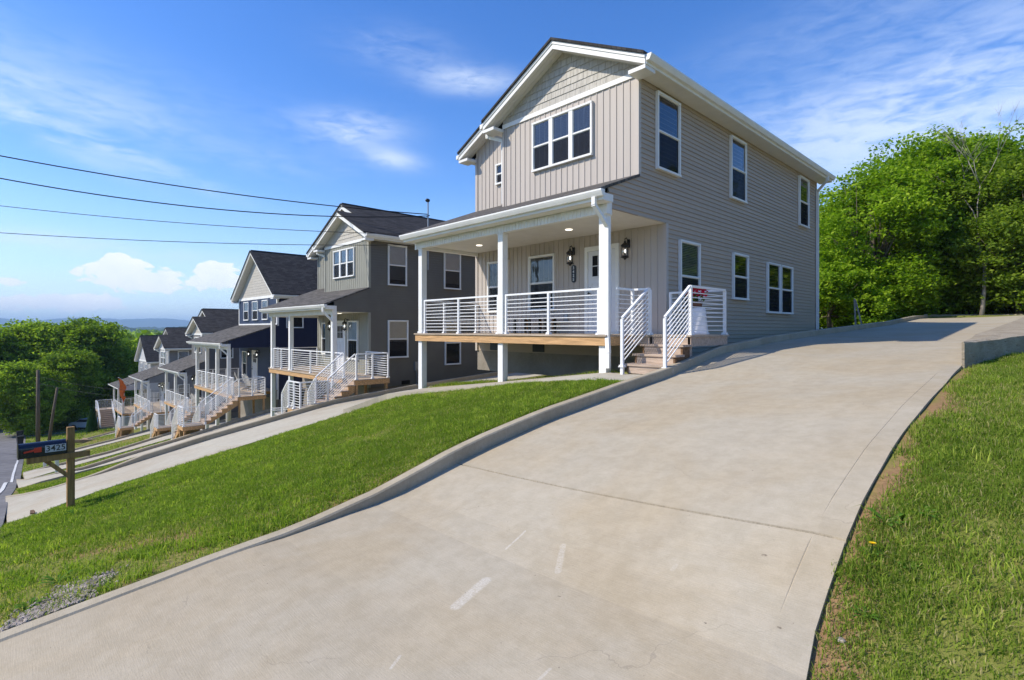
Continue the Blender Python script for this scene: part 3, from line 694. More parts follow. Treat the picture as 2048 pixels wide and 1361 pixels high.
def house(name, loc, hz, label, cfg):
    """local frame: x -W..0 (right side wall at 0), y 0 = porch front, z 0 = deck top; the root stands hz below the deck"""
    W_ = cfg['W']; yb = cfg['bump']; yr = cfg['rec']; yl = cfg.get('low', yr); bk = cfg['back']; full = cfg['full']
    sid, pan, shk = cfg['mats']; LB = cfg.get('lowbump', False)
    root = empty(name, (loc[0], loc[1], loc[2]-hz), label, 'house', 'row of new houses down the street')
    H = bpy.data.objects.new('house_frame', None)
    class _P: pass
    made = []
    def fin():
        for o in made: o.location = (0, 0, hz)
    def B(b, nm, m, par=None, **k):
        o = b.build(nm, m, par or root, **k)
        return o
    before = set(C.objects)
    SZ = 5.50; PT = cfg.get('pt', 3.40); GT = 2.68   # wall top, porch roof top at the facade, porch eave
    bw = cfg.get('bw', 4.16)                           # width of the projecting bay
    pitch = .75 if full else .5
    slope = (PT-2.82)/(yb+.35)
    pr = lambda y: 2.82+slope*(y+.35)                  # porch roof surface
    cl = 2.50                                          # ceiling
    # ---- right side wall: lap siding
    def ymin(z):
        if z < cl: return (yb if LB or full else yl)
        if z < pr(0)-.04: return .0
        if z < PT-.04: return (z+.04-2.82)/slope-.35
        return yb
    zb = cfg.get('sb', -.55); b = MB(); z = zb
    cuts = [cl, pr(0)-.04, PT-.04]
    levels = []
    while z < SZ-.001: levels.append(z); z += .105
    levels.append(SZ)
    SZ2 = SZ+.16; b.poly([(.001, yb, SZ), (.001, bk, SZ), (.001, bk, SZ2), (.001, yb, SZ2)])
    for i in range(len(levels)-1):
        a, c = levels[i], levels[i+1]; ks = [a]+[q for q in cuts if a < q < c]+[c]
        for j in range(len(ks)-1):
            p, q = ks[j], ks[j+1]; y0 = ymin(p+1e-4); y1 = ymin(q-1e-4)
            dp = .021*(1-(p-a)/(c-a))+.001; dq = .021*(1-(q-a)/(c-a))+.001
            b.poly([(dp, y0, p), (dp, bk, p), (dq, bk, q), (dq, y1, q)])
            if j == 0: b.poly([(0, y0, a), (0, bk, a), (dp, bk, a), (dp, y0, a)])
    b.poly([(-.02, .0, cl), (-.02, .0, pr(0)-.04), (-.02, yb, PT-.04), (-.02, yb, cl)])
    B(b, 'side_wall', sid)
    # corner posts
    b = MB(); b.box(-.075, .022, yb-.022, yb+.075, PT-.02, SZ)
    B(b, 'corner_trim', pan if not full else 'white'); b = MB()
    b.box(-.075, .022, (yb if LB or full else yl)-.022, (yb if LB or full else yl)+.075, zb, cl-.003); B(b, 'corner_trim', pan if not full else 'white')
    MB().box(-.06, .022, bk-.06, bk+.02, zb, SZ).build('corner_trim', sid, root)
    # body (solid core so that nothing shows through), left and back walls
    b = MB(); b.box(-W_+.01, -.03, yr+.02, bk-.01, zb, SZ-.01)
    if not full: b.box(-bw+.01, -.03, yb+.02, yr+.02, PT-.6 if not LB else zb, SZ-.01)
    if full: b.box(-W_+.01, -.03, yb+.02, yr+.03, zb, SZ-.01)
    B(b, 'wall', sid)
    # ---- front walls, board and batten
    def bb(x0, x1, y, z0, z1, topf=None, nm='front_wall'):
        b = MB(); tf = topf or (lambda x: z1)
        n = max(2, int((x1-x0)/.5)+1); xs = np.linspace(x0, x1, n)
        for i in range(n-1): b.poly([(xs[i], y, z0), (xs[i+1], y, z0), (xs[i+1], y, tf(xs[i+1])), (xs[i], y, tf(xs[i]))])
        x = x0+.10
        while x < x1-.03:
            b.box(x-.011, x+.011, y-.014, y, z0, tf(x)-.002); x += .175
        return B(b, nm, pan)
    yu = yb
    if full:
        bb(-W_, 0, yb, PT-.05, SZ); bb(-W_, 0, yb, -.15, cl)
        apex = SZ+.2+W_/2*pitch; top = lambda x: SZ+.22+(W_/2-abs(x+W_/2))*pitch
        if cfg.get('inner'):
            b = MB(); b.poly([(-W_, yb-.001, SZ), (0, yb-.001, SZ), (0, yb-.001, SZ+.2), (-W_/2, yb-.001, apex), (-W_, yb-.001, SZ+.2)]); B(b, 'gable_wall', sid)
        b = shakes(root, -W_, 0, SZ+.06, top, yb-.002, shk); b.poly([(-W_, yb, SZ), (0, yb, SZ), (0, yb, SZ+.2), (-W_/2, yb, apex), (-W_, yb, SZ+.2)]); B(b, 'gable_shingles', shk)
        b = MB(); b.box(-W_-.02, .02, yb-.035, yb, SZ-.10, SZ+.06); b.box(-.09, .025, yb-.027, yb-.001, PT-.03, SZ-.1); b.box(-W_-.02, -W_+.09, yb-.027, yb-.001, PT-.03, SZ-.1)
        b.box(-W_, 0, yb-.03, yb-.001, PT+.03, PT+.13); B(b, 'wall_trim', 'white')
    else:
        bb(-bw, 0, yb, PT-.08, SZ-.06)
        top = lambda x: SZ+(bw/2-abs(x+bw/2))*pitch+.22
        b = shakes(root, -bw, 0, SZ+.05, top, yb-.004, shk); b.poly([(-bw, yb-.002, SZ-.06), (0, yb-.002, SZ-.06), (0, yb-.002, SZ+.2), (-bw/2, yb-.002, SZ+.2+bw/2*pitch), (-bw, yb-.002, SZ+.2)])
        B(b, 'gable_shingles', shk)
        b = MB(); b.box(-bw-.01, .01, yb-.035, yb-.002, SZ-.06, SZ+.05); B(b, 'wall_trim', 'white')
        # left of the bay: recessed full height, roof line slopes down to the left
        ml = lambda x: SZ+min(x+W_, W_/2)*pitch if x < -W_/2 else SZ+(-x)*pitch
        prr = PT+slope*(yr-yb)
        bb(-W_, -bw, yr, min(prr, 3.9)-.12, SZ, topf=lambda x: SZ+.2+(x+W_)*pitch+.02)
        b = MB(); b.poly([(-bw, yb, PT-.05), (-bw, yr, PT-.05), (-bw, yr, SZ+.15), (-bw, yb, SZ+.15)][::-1]); B(b, 'bay_side_wall', sid)
        b = MB(); b.poly([(-W_, yr-.002, SZ), (0, yr-.002, SZ), (0, yr-.002, SZ+.2), (-W_/2, yr-.002, SZ+.2+W_/2*pitch), (-W_, yr-.002, SZ+.2)]); B(b, 'main_gable_wall', pan)
        b = MB(); b.box(-W_-.02, -W_+.07, yr-.02, yr+.05, zb, SZ); B(b, 'corner_trim', pan); b = MB(); b.box(-bw-.03, -bw+.05, yb-.02, yb+.06, PT, SZ-.06); B(b, 'corner_trim', pan)
        if LB:
            bb(-bw, 0, yb, -.15, cl); bb(-W_, -bw, yr, -.15, cl)
            b = MB(); b.poly([(-bw, yb, -.15), (-bw, yr, -.15), (-bw, yr, cl), (-bw, yb, cl)][::-1]); B(b, 'bay_side_wall', pan)
        else: bb(-W_, 0, yl, -.15, cl)
    yw = yb if (LB or full) else yl                     # wall that carries the door
    # foundation
    b = MB(); fy = (yb if (LB or full) else yr)
    b.box(-W_+.03, -.03, fy+.03, bk-.03, -hz-.4, -.14); fo = B(b, 'foundation_wall', 'blockc')
    if cfg.get('detail'):
        for vx in (-5.75, -3.95): MB().box(vx-.22, vx+.22, fy+.005, fy+.04, -.52, -.27).build('foundation_vent', 'black', fo)
    # ---- roofs
    th = .06; ov = .40; fo_ = .36
    def slab(b, pts): b.prism([(p[0], p[1], p[2]) for p in pts], (0, 0, th))
    EZ = SZ+.32; ez = lambda d: EZ-pitch*0+pitch*(d+ov)-ov*pitch+.0     # height over horizontal distance d from wall line
    zr = lambda d: EZ+pitch*d                                                  # d=-ov at the eave
    b = MB(); rf = (yb if full else yr)-fo_; re_ = rf-.085; xe = ov; rb = bk+.35
    slab(b, [(xe, re_, zr(-ov)), (xe, rb, zr(-ov)), (-W_/2, rb, zr(W_/2)), (-W_/2, re_, zr(W_/2))])
    slab(b, [(-W_/2, re_, zr(W_/2)), (-W_/2, rb, zr(W_/2)), (-W_-ov, rb, zr(-ov)), (-W_-ov, re_, zr(-ov))])
    if not full:
        bf = yb-fo_; be_ = bf-.085; slab(b, [(xe, be_, zr(-ov)), (xe, re_, zr(-ov)), (-bw/2, re_, zr(bw/2)), (-bw/2, be_, zr(bw/2))])
        slab(b, [(-bw/2, be_, zr(bw/2)), (-bw/2, yr, zr(bw/2)), (-bw-ov, yr, zr(-ov)), (-bw-ov, be_, zr(-ov))])
    b.tube([(-W_/2, rf, zr(W_/2)+th), (-W_/2, rb, zr(W_/2)+th)], .05, 6)
    roof = B(b, 'roof', 'roofy')
    # fascia, rake boards, soffits
    b = MB()
    def rake(y, cx, half, lo=-ov, hi=None, right=True, left=True):
        hi = half if hi is None else hi
        for s, on in ((1, right), (-1, left)):
            if not on: continue
            X = lambda d: cx+s*(half-d)
            a, c = X(lo), X(hi)
            b.prism([(a, y, zr(lo)-.19), (c, y, zr(hi)-.19), (c, y, zr(hi)-.004), (a, y, zr(lo)-.004)], (0, -.025, 0))
            b.prism([(a, y-.025, zr(lo)-.075), (c, y-.025, zr(hi)-.075), (c, y-.025, zr(hi)-.006), (a, y-.025, zr(lo)-.006)], (0, -.02, 0))
    def rsoff(y0, y1, cx, half, right=True, left=True, lo=-ov, hi=None):
        hi = half if hi is None else hi; k = MB()
        for s, on in ((1, right), (-1, left)):
            if on:
                yy = y0
                while yy < y1-.01:
                    y2 = min(yy+.12, y1)
                    k.prism([(cx+s*(half-lo), yy, zr(lo)-.16), (cx+s*(half-hi), yy, zr(hi)-.16), (cx+s*(half-hi), y2-.008, zr(hi)-.16), (cx+s*(half-lo), y2-.008, zr(lo)-.16)], (0, 0, .02)); yy = y2
        return k
    if full:
        rake(rf, -W_/2, W_/2); ks = rsoff(rf, yb, -W_/2, W_/2)
        for cx in (xe, -W_-ov):
            s = 1 if cx > 0 else -1; b.box(min(cx, cx-s*.42), max(cx, cx-s*.42), rf-.02, rf+.36, zr(-ov)-.24, zr(-ov)-.192)
    else:
        rake(rf, -W_/2, W_/2, right=False); rake(rf, -W_/2, W_/2, right=True, left=False, lo=bw/2)
        rake(bf, -bw/2, bw/2)
        ks = rsoff(bf, yb, -bw/2, bw/2); k2 = rsoff(rf, yr, -W_/2, W_/2, right=False)
        n = len(ks.v); ks.v += k2.v; ks.f += [tuple(i+n for i in f) for f in k2.f]
        # eave returns
        b.box(.0, xe, bf-.02, bf+.358, zr(-ov)-.27, zr(-ov)-.192); b.box(-bw-ov, -bw+.02, bf-.02, bf+.358, zr(-ov)-.27, zr(-ov)-.192)
        b.box(-W_-ov, -W_+.02, rf-.02, rf+.358, zr(-ov)-.27, zr(-ov)-.192)
        b.box(-bw-ov, -bw, bf+.34, yr, zr(-ov)-.20, zr(-ov)-.18)
        b.prism([(-bw-ov, bf, zr(-ov)-.19), (-bw-ov, yr, zr(-ov)-.19), (-bw-ov, yr, zr(-ov)-.004), (-bw-ov, bf, zr(-ov)-.004)], (-.02, 0, 0))
    yf0 = (bf if not full else rf)
    b.box(xe, xe+.022, yf0, rb, zr(-ov)-.19, zr(-ov)-.003)                       # side fascia
    b.box(-W_-ov-.022, -W_-ov, rf, rb, zr(-ov)-.19, zr(-ov)-.003)
    ks.box(.02, xe, yf0+.34, rb, zr(-ov)-.195, zr(-ov)-.18); ks.box(-W_-ov, -W_, rf+.3, rb, zr(-ov)-.195, zr(-ov)-.18)
    B(b, 'roof_fascia', 'white', roof); B(ks, 'soffit', 'soffit', roof)
    g = gutter(root, (xe+.022, yf0-.02, zr(-ov)-.13), (xe+.022, rb, zr(-ov)-.13), 'y')
    if not full: gutter(root, (-bw-ov-.13, bf-.02, zr(-ov)-.13), (-bw-ov-.13, yr-.05, zr(-ov)-.13), 'y')
    gutter(root, (-W_-ov-.13, rf-.02, zr(-ov)-.13), (-W_-ov-.13, rb, zr(-ov)-.13), 'y')
    if not full: downspout(root, [(-bw-ov-.07, yb-.16, zr(-ov)-.13), (-bw-ov-.07, yb-.16, zr(-ov)-.30), (-bw-.06, yb+.04, zr(-ov)-.46), (-bw-.06, yb+.05, PT+.1 if cfg.get('detail') else PT+.8)])
    downspout(root, [(xe+.06, bk-.35, zr(-ov)-.12), (xe+.06, bk-.35, zr(-ov)-.25), (.08, bk-.12, zr(-ov)-.55), (.08, bk-.12, -.1)])
    # ---- porch roof
    b = MB(); q0 = pr(-.40)-th; x0_ = -W_-.14; x1_ = .14
    if full:
        slab(b, [(x0_, -.40, q0), (x1_-.1, -.40, q0), (x1_-.1, yb, PT), (x0_, yb, PT)])
    else:
        slab(b, [(x0_, -.40, q0), (x1_-.1, -.40, q0), (x1_-.1, yb, pr(yb)-th), (x0_, yb, pr(yb)-th)])
        slab(b, [(x0_, yb, pr(yb)-th), (-bw, yb, pr(yb)-th), (-bw, yr, pr(yr)-th), (x0_, yr, pr(yr)-th)])
    B(b, 'porch_roof', 'roofx')
    b = MB(); b.box(x0_, x1_, -.365, -.34, q0-.16, q0-.002)
    b.prism([(x0_, -.36, q0-.16), (x0_, -.36, q0-.002), (x0_, yr, pr(yr)-th), (x0_, yr, pr(yr)-.2)], (-.02, 0, 0))
    b.box(0.02, x1_, -.34, -.02, q0-.16, q0-.02)
    B(b, 'porch_fascia', 'white')
    b = MB(); b.box(x0_, x1_-.02, -.34, -.07, q0-.165, q0-.15); B(b, 'porch_soffit', 'soffit')
    gutter(root, (x0_-.05, -.365, q0-.10), (x1_+.05, -.365, q0-.10), 'x')
    # frieze board with battens
    b = MB(); b.box(-W_, .0, -.05, .08, 2.40, q0-.15)
    x = -W_+.06
    while x < -.05: b.box(x-.01, x+.01, -.062, -.05, 2.40, q0-.17); x += .10
    b.box(-W_-.02, -W_+.06, -.07, -.052, 2.38, q0-.16); b.box(-.06, .024, -.07, .10, 2.38, q0-.02)
    b.box(-W_-.01, -W_+.12, .08, yr-.02, 2.40, 2.75)
    B(b, 'porch_frieze', 'white')
    b = MB(); y = .08                                   # beadboard ceiling
    while y < yr: b.box(-W_+.12, -.025, y, min(y+.094, yr-.005), cl, cl+.02); y += .1
    b.box(-W_+.12, -.03, .08, yr-.02, cl+.022, cl+.03)
    B(b, 'porch_ceiling', 'soffit')
    for (lx, ly) in ((-5.3, 1.2), (-2.0, 1.2)):
        MB().lathe(lx, ly, [(.085, cl-.012), (.085, cl-.002)], 18).build('recessed_light', 'lamp', root)
    # columns
    gzf = lambda x, y: zg1(loc[0]+x, loc[1]+y)-loc[2]
    for cx in cfg['cols']:
        b = MB(); s = .085; zf = gzf(cx, .0)-.12
        b.box(cx-s, cx+s, -.02, .15, 0.002, 2.38); b.box(cx-s-.02, cx+s+.02, -.04, .17, .002, .05); b.box(cx-s-.015, cx+s+.015, -.035, .165, 2.365, 2.40)
        b.box(cx-s, cx+s, -.02, .15, zf, -.20)
        B(b, 'column', 'white', bevel=.006)
    dxs = cols = cfg['cols']
    # downspout of the porch gutter beside the right column
    c0 = max(cols)
    downspout(root, [(c0+.10, -.42, q0-.10), (c0+.10, -.42, q0-.25), (c0+.14, -.12, q0-.55), (c0+.14, -.04, q0-.62), (c0+.14, -.04, -.05), (c0+.20, -.10, -.32), (c0+.20, -.10, gzf(c0, 0)+.12)])
    # deck
    b = MB(); y = -.10
    while y < yr-.01: b.box(-W_-.03, .03, y, min(y+.138, yr), -.035, 0); y += .143
    lx1 = cfg['land'][1]; ly0, ly1 = cfg['land'][2:]
    y = ly0-.03
    while y < ly1: b.box(.034, lx1+.03, y, min(y+.138, ly1+.03), -.035, 0); y += .143
    dk = B(b, 'porch_deck', 'deckwood')
    b = MB(); b.box(-W_, .0, -.07, -.03, -.215, -.037); b.box(-W_, -W_+.04, -.03, yr, -.215, -.037)
    for xx in np.arange(-W_+.4, -.2, .4): b.box(xx-.02, xx+.02, -.028, yr-.02, -.21, -.04)
    b.box(.0, .04, -.07, ly0, -.215, -.037)
    B(b, 'deck_beam', 'pine', dk)
    b = MB(); b.box(.04, lx1, ly0, ly0+.03, -.215, -.037); b.box(lx1-.04, lx1, ly0+.03, ly1, -.215, -.037); b.box(.04, lx1-.04, ly1-.04, ly1, -.215, -.037)
    for (px_, py_) in ((lx1-.09, ly0+.08), (lx1-.09, ly1-.1), (.15, ly1-.1)): b.box(px_-.045, px_+.045, py_-.045, py_+.045, gzf(px_, py_)-.1, -.21)
    B(b, 'landing_frame', 'stepwood' if cfg.get('detail') else 'pine', dk)
    # railings
    cs = sorted(cols)
    for a, c in zip(cs[:-1], cs[1:]):
        railing(root, (a+.11, .05, 0), (c-.11, .05, 0), [.01, .5, .99] if c-a > 1.9 else [.01, .99])
    railing(root, (-W_+.10, .2, 0), (-W_+.10, yr-.05, 0), [.35, .98] if yr < 2.4 else [.33, .66, .98])
    if cfg.get('detail'):
        sx0 = .50
        railing(root, (.08, .16, 0), (.08, ly0+.05, 0), [.98]); railing(root, (.08, ly0+.06, 0), (sx0-.03, ly0+.06, 0), [1.0])
        railing(root, (lx1-.04, ly0+.06, 0), (lx1-.04, ly1-.04, 0), [0, 1]); railing(root, (.09, ly1-.05, 0), (lx1-.06, ly1-.05, 0), [.02])
        n = 3; rise = .178; steps(root, sx0, lx1, ly0-.01, 0, n, .27, rise, stringer='darkwood')
        for xx in (sx0-.03, lx1-.02):
            railing(root, (xx, ly0+.0, .0), (xx, ly0-.90, -.60), [1.0])
            # foot extension of the newel
            MB().box(xx-.028, xx+.028, ly0-.928, ly0-.872, gzf(xx, ly0-.9)-.02, -.585).build('railing_post', 'rail', root)
    elif cfg.get('straight'):
        w0, w1 = -1.62, -.30; xt = -W_+1.6; n = int(round(-gzf(xt+3.4, -1)/.175))-1
        b = MB(); xt = -W_+1.6; b.box(-W_-.2, xt, w0, -.09, -.04, 0); b.box(-W_-.2, xt, w0, w0+.04, -.21, -.042)
        b.box(xt-.14, xt-.05, w0+.05, w0+.14, gzf(xt, w0)-.1, -.05); b.box(-W_-.1, -W_, w0+.05, w0+.14, gzf(-W_, w0)-.1, -.05); B(b, 'stair_landing', 'deckwood')
        steps(root, w0, w1, xt, 0, n, .27, .175, ax='x', dirn=1, stringer='white')
        for yy in (w0, w1): railing(root, (xt, yy, 0), (xt+n*.27, yy, -n*.175), [.0, .5, 1])
        railing(root, (-W_-.15, w0, 0), (-W_-.15, -.1, 0), [0, 1]); railing(root, (-W_-.15, w0, 0), (xt, w0, 0), [.5]); None
    else:
        n1 = cfg['n1']; sx0 = lx1-1.0; rise = .178; run = .25
        railing(root, (.08, .16, 0), (.08, ly0+.05, 0), [.98]) if ly0 > .4 else None
        railing(root, (.10, ly0+.06, 0), (sx0, ly0+.06, 0), [1.0]); railing(root, (lx1-.04, ly0+.06, 0), (lx1-.04, ly1-.04, 0), [0, .5, 1]); railing(root, (.09, ly1-.05, 0), (lx1-.06, ly1-.05, 0), [.02])
        steps(root, sx0, lx1, ly0-.01, 0, n1, run, rise)
        y1 = ly0-n1*run-.02; pz = -(n1+1)*rise; y2 = y1-1.0
        for xx in (sx0, lx1-.02): railing(root, (xx, ly0, 0), (xx, y1, pz+.06), [1.0])
        b = MB(); y = y2
        while y < y1: b.box(sx0-.04, lx1+.03, y, min(y+.138, y1), pz-.035, pz); y += .143
        pl = B(b, 'stair_platform', 'deckwood')
        b = MB(); b.box(sx0, lx1, y2, y2+.04, pz-.21, pz-.037); b.box(lx1-.04, lx1, y2+.04, y1, pz-.21, pz-.037); b.box(sx0, sx0+.04, y2+.04, y1, pz-.21, pz-.037); b.box(sx0+.04, lx1-.04, y1-.04, y1, pz-.21, pz-.037)
        for px_, py_ in ((lx1-.1, y2+.1), (sx0+.06, y2+.1), (lx1-.1, y1-.06), (sx0+.06, y1-.06)): b.box(px_-.045, px_+.045, py_-.045, py_+.045, min(pz-.25, gzf(px_, py_)-.1), pz-.037)
        b.build('platform_frame', 'pine', pl)
        railing(root, (lx1-.03, y1, pz), (lx1-.03, y2+.03, pz), [.0, .98]); railing(root, (sx0+.02, y2+.03, pz), (lx1-.05, y2+.03, pz), [.02, .5])
        gzp = gzf(sx0-.6, y2+.5); n2 = int(max(1, min(8, round((pz-gzp)/rise)-1)))
        steps(root, y2+.02, y1-.02, sx0-.04, pz, n2, run, (pz-gzp)/(n2+1), ax='x', dirn=-1)
        for yy in (y2+.03, y1-.03): railing(root, (sx0-.02, yy, pz), (sx0-.02-n2*run-.05, yy, gzp+.12), [1.0])
    # windows and door
    for (u0, u1, z0, z1, n, bl, bf_) in cfg['front']: window(root, 'f', u0, u1, z0, z1, yu, n, bl, bf_)
    for (u0, u1, z0, z1, n, bl, bf_) in cfg['frec']: window(root, 'f', u0, u1, z0, z1, yr, n, bl, bf_)
    for (u0, u1, z0, z1, n, bl, bf_) in cfg['lowf']: window(root, 'f', u0, u1, z0, z1, yw if u1 > -bw or not LB else yr, n, bl, bf_)
    for (u0, u1, z0, z1, n, bl, bf_) in cfg['side']: window(root, 's', u0, u1, z0, z1, .017, n, bl, bf_)
    d0, d1 = cfg['door']
    b = MB(); b.box(d0, d0+.10, yw-.05, yw, 0, 2.20); b.box(d1-.10, d1, yw-.05, yw, 0, 2.20); b.box(d0+.10, d1-.10, yw-.05, yw, 2.08, 2.20); b.box(d0+.10, d1-.10, yw-.06, yw, 0, .04)
    B(b, 'door_frame', 'white')
    b = MB(); a, c = d0+.105, d1-.105; yd = yw-.03
    b.box(a, c, yd, yw-.002, .045, 2.075)
    mid = (a+c)/2; w = (c-a)
    for (p, q, r_, s_) in ((a+.12, c-.12, 1.42, 1.98), (a+.12, mid-.04, .2, 1.28), (mid+.04, c-.12, .2, 1.28)):
        for bx_ in ((p, q, r_, r_+.02), (p, q, s_-.02, s_), (p, p+.02, r_+.02, s_-.02), (q-.02, q, r_+.02, s_-.02)): b.box(bx_[0], bx_[1], yd-.012, yd, bx_[2], bx_[3])
    for k in (1, 2): b.box(a+.14+(w-.28)*k/3-.012, a+.14+(w-.28)*k/3+.012, yd-.014, yd, 1.44, 1.96)
    b.box(a+.14, c-.14, yd-.0135, yd, 1.69, 1.71)
    dr = B(b, 'door', 'door')
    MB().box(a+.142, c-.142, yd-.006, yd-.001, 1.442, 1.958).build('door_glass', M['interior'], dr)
    MB().tube([(a+.07, yd-.002, 1.02), (a+.07, yd-.07, 1.02)], .012).ball((a+.07, yd-.08, 1.02), .03).ball((a+.07, yd-.01, 1.14), .028, sq=(1, .5, 1)).build('door_handle', 'black', dr, smooth=True)
    for lx in cfg['lant']: lantern(root, lx, yw-.005, 2.08)
    if cfg.get('num'):
        px_ = cfg['lant'][0]; b = MB(); pts = []
        for k in range(20):
            an = 2*math.pi*k/20; pts.append((px_+.075*math.cos(an), yw-.002, 1.56+(.16 if math.sin(an) >= 0 else -.16)+.07*math.sin(an)))
        b.prism(pts[::-1], (0, -.02, 0)); pq = B(b, 'house_number_plaque', 'black')
        for k, ch in enumerate('3425'): text_mesh('number_digit', ch, .105, .002, 'digits', pq, (px_, yw-.026, 1.71-k*.10), (R(90), 0, 0))
    for o in C.objects:
        if o.parent == root: o.location.z += hz
    return root

bl, bd = 'blind', 'blind_dark'
H1 = house('house', (-6.2, 8.6, -.10), .75, 'large taupe two-storey house nearest the camera with white porch and red flowers on its landing', dict(
    W=6.62, bump=1.08, rec=2.2, low=2.2, back=12.7, full=False, pt=3.38, mats=('siding_taupe', 'panel_taupe', 'shake'), cols=(-6.45, -3.1, -.12), land=(0, 1.38, .70, 2.25), detail=True, num=True,
    front=[(-3.05, -1.175, 4.05, 5.28, 3, bd, 1)], frec=[(-5.65, -5.0, 4.45, 5.07, 1, None, 0)], lowf=[(-6.02, -5.1, .62, 2.16, 1, None, 0), (-4.26, -3.3, .62, 2.16, 1, bd, 1)],
    side=[(1.72, 2.72, 3.62, 5.32, 1, None, 0), (5.43, 6.42, 3.62, 5.30, 1, None, 0), (10.75, 11.7, 3.62, 5.30, 1, None, 0), (2.72, 3.69, .52, 2.19, 1, bd, 1), (5.58, 6.56, .92, 2.18, 1, None, 0), (7.98, 9.0, .6, 2.14, 1, None, 0), (9.06, 10.1, .6, 2.14, 1, None, 0)],
    door=(-2.28, -1.24), lant=(-2.66, -.98)))
common = dict(door=(-2.95, -1.95), lant=(-3.2, -1.78))
sidew = [(2.33, 3.23, 3.65, 5.35, 1, bl, .9), (5.2, 6.15, 3.65, 5.35, 1, bl, .9), (2.33, 3.3, .62, 2.2, 1, bl, .6), (5.25, 6.15, .2, 2.2, 1, bl, .5)]
H2 = house('house', (-19.45, 9.25, -1.8), 2.0, 'dark grey house with grey-green front, second from the camera, between taupe and navy houses', dict(
    W=6.65, bump=1.48, rec=2.32, back=12.5, full=False, lowbump=True, pt=3.52, bw=4.0, mats=('siding_olive', 'panel_olive', 'shake'), cols=(-6.5, -4.35, -.15), land=(0, 1.8, -.05, 1.35), n1=4,
    front=[(-3.06, -1.15, 4.05, 5.28, 3, bl, .45)], frec=[], lowf=[(-1.75, -.85, .55, 2.18, 1, bl, .5), (-6.1, -5.2, .6, 2.15, 1, None, 0)], side=sidew, **common))
for o_ in (MB().box(.002, .11, 3.62, 3.86, .05, .42).box(.03, .08, 3.71, 3.76, -.55, .049).build('meter_box', 'galv', H2), MB().box(.002, .03, 3.0, 3.4, -.52, -.36).build('foundation_vent', 'black', H2)): o_.location = (0, 0, 2.0)
for o_ in (MB().box(-2.95, -2.83, 2.13, 2.185, .30, .48).build('outlet_cover', 'galv', H1),): o_.location = (0, 0, .75)
H3 = house('house', (-31.65, 9.0, -3.5), 2.2, 'navy blue house with pale shingled gable, third from the camera', dict(
    W=6.8, bump=2.6, rec=2.62, back=13, full=True, pt=3.75, mats=('siding_navy', 'panel_navy', 'shake'), cols=(-6.6, -4.4, -2.3, -.15), land=(0, 1.8, -.05, 1.35), n1=6,
    front=[(-5.75, -4.8, 4.1, 5.3, 1, bl, .5), (-4.1, -3.1, 4.1, 5.3, 1, bl, .5), (-2.35, -1.4, 4.1, 5.3, 1, bl, .5)], frec=[], lowf=[(-6.1, -5.25, .5, 2.1, 1, bl, .5)], side=[(3.1, 4.1, 3.6, 5.1, 1, None, 0), (7, 8, 3.6, 5.1, 1, None, 0)], door=(-4.2, -3.2), lant=(-4.45, -2.95), lowbump=True))
H4 = house('house', (-44.7, 9.8, -5.85), 1.9, 'brown-grey house with dark roof, fourth from the camera, behind the navy house', dict(
    W=6.6, bump=1.36, rec=2.3, back=12.5, full=False, lowbump=True, pt=3.52, bw=4.0, mats=('siding_brown', 'panel_brown', 'shake'), cols=(-6.45, -3.3, -.15), land=(0, 1.8, -.05, 1.35), n1=4,
    front=[(-3.06, -1.15, 4.05, 5.28, 3, bl, .5)], frec=[], lowf=[(-1.75, -.85, .55, 2.18, 1, bl, .5)], side=sidew, **common))
H5 = house('house', (-57.7, 9.7, -7.35), 1.9, 'grey house with pale front and wide porch, fifth from the camera', dict(
    W=6.7, bump=1.6, rec=2.4, back=12.5, full=False, lowbump=True, pt=3.55, bw=4.0, mats=('siding_grey', 'panel_grey', 'shake_grey'), cols=(-6.5, -3.3, -.15), land=(0, 1.8, -.05, 1.35), n1=5,
    front=[(-3.06, -1.15, 4.05, 5.28, 3, bl, .5)], frec=[], lowf=[(-1.75, -.85, .55, 2.18, 1, bl, .5)], side=sidew, **common))
H6 = house('house', (-70.7, 9.6, -9.1), 2.0, 'farthest house of the row, pale grey, with long straight brown stairs and orange flag', dict(
    W=6.8, bump=2.5, rec=2.52, back=12.5, full=True, pt=3.7, mats=('panel_grey', 'panel_grey', 'shake_grey'), cols=(-6.6, -3.4, -.15), land=(0, .5, .5, 1.35), straight=True, inner=True,
    front=[(-5.3, -4.2, 4.0, 5.2, 2, bl, .5), (-2.6, -1.5, 4.0, 5.2, 2, bl, .5)], frec=[], lowf=[(-6.1, -5.25, .5, 2.1, 1, bl, .5)], side=[(3.1, 4.1, .6, 2.1, 1, bl, .5)], door=(-4.2, -3.2), lant=(-4.45,), lowbump=True))

# ------------------------------------------------------------------ near porch things
PX, PY, PZ = -6.2, 8.6, -.10
b = empty('porch_bench', (PX-3.65, PY+1.75, PZ), 'dark slatted bench under the front window of the taupe house', 'bench')
for sx in (-.55, 0, .55):
    for sy in (-.2, .2): MB().box(sx-.025, sx+.025, sy-.025, sy+.025, 0, .40 if sy < 0 else .40).build('leg', 'black', b)
m = MB()
for k in range(5): m.box(-.62, .62, -.24+k*.1, -.155+k*.1, .40, .425)
m.build('seat', 'black', b)
m = MB()
for k in range(3): m.box(-.05+(-.5+k*.5), .05+(-.5+k*.5), .2, .225, .1, .38)
m.build('slat_panel', 'darkwood', b)
b = empty('flower_planter', (PX+.98, PY+1.72, PZ), 'white upturned tapered planter with a pot of red flowers on the front landing', 'planter')
MB().lathe(0, 0, [(.24, 0), (.245, .03), (.225, .05), (.215, .10), (.165, .53), (.16, .545), (.12, .545)], 28).build('planter_base', 'planter', b, smooth=True)
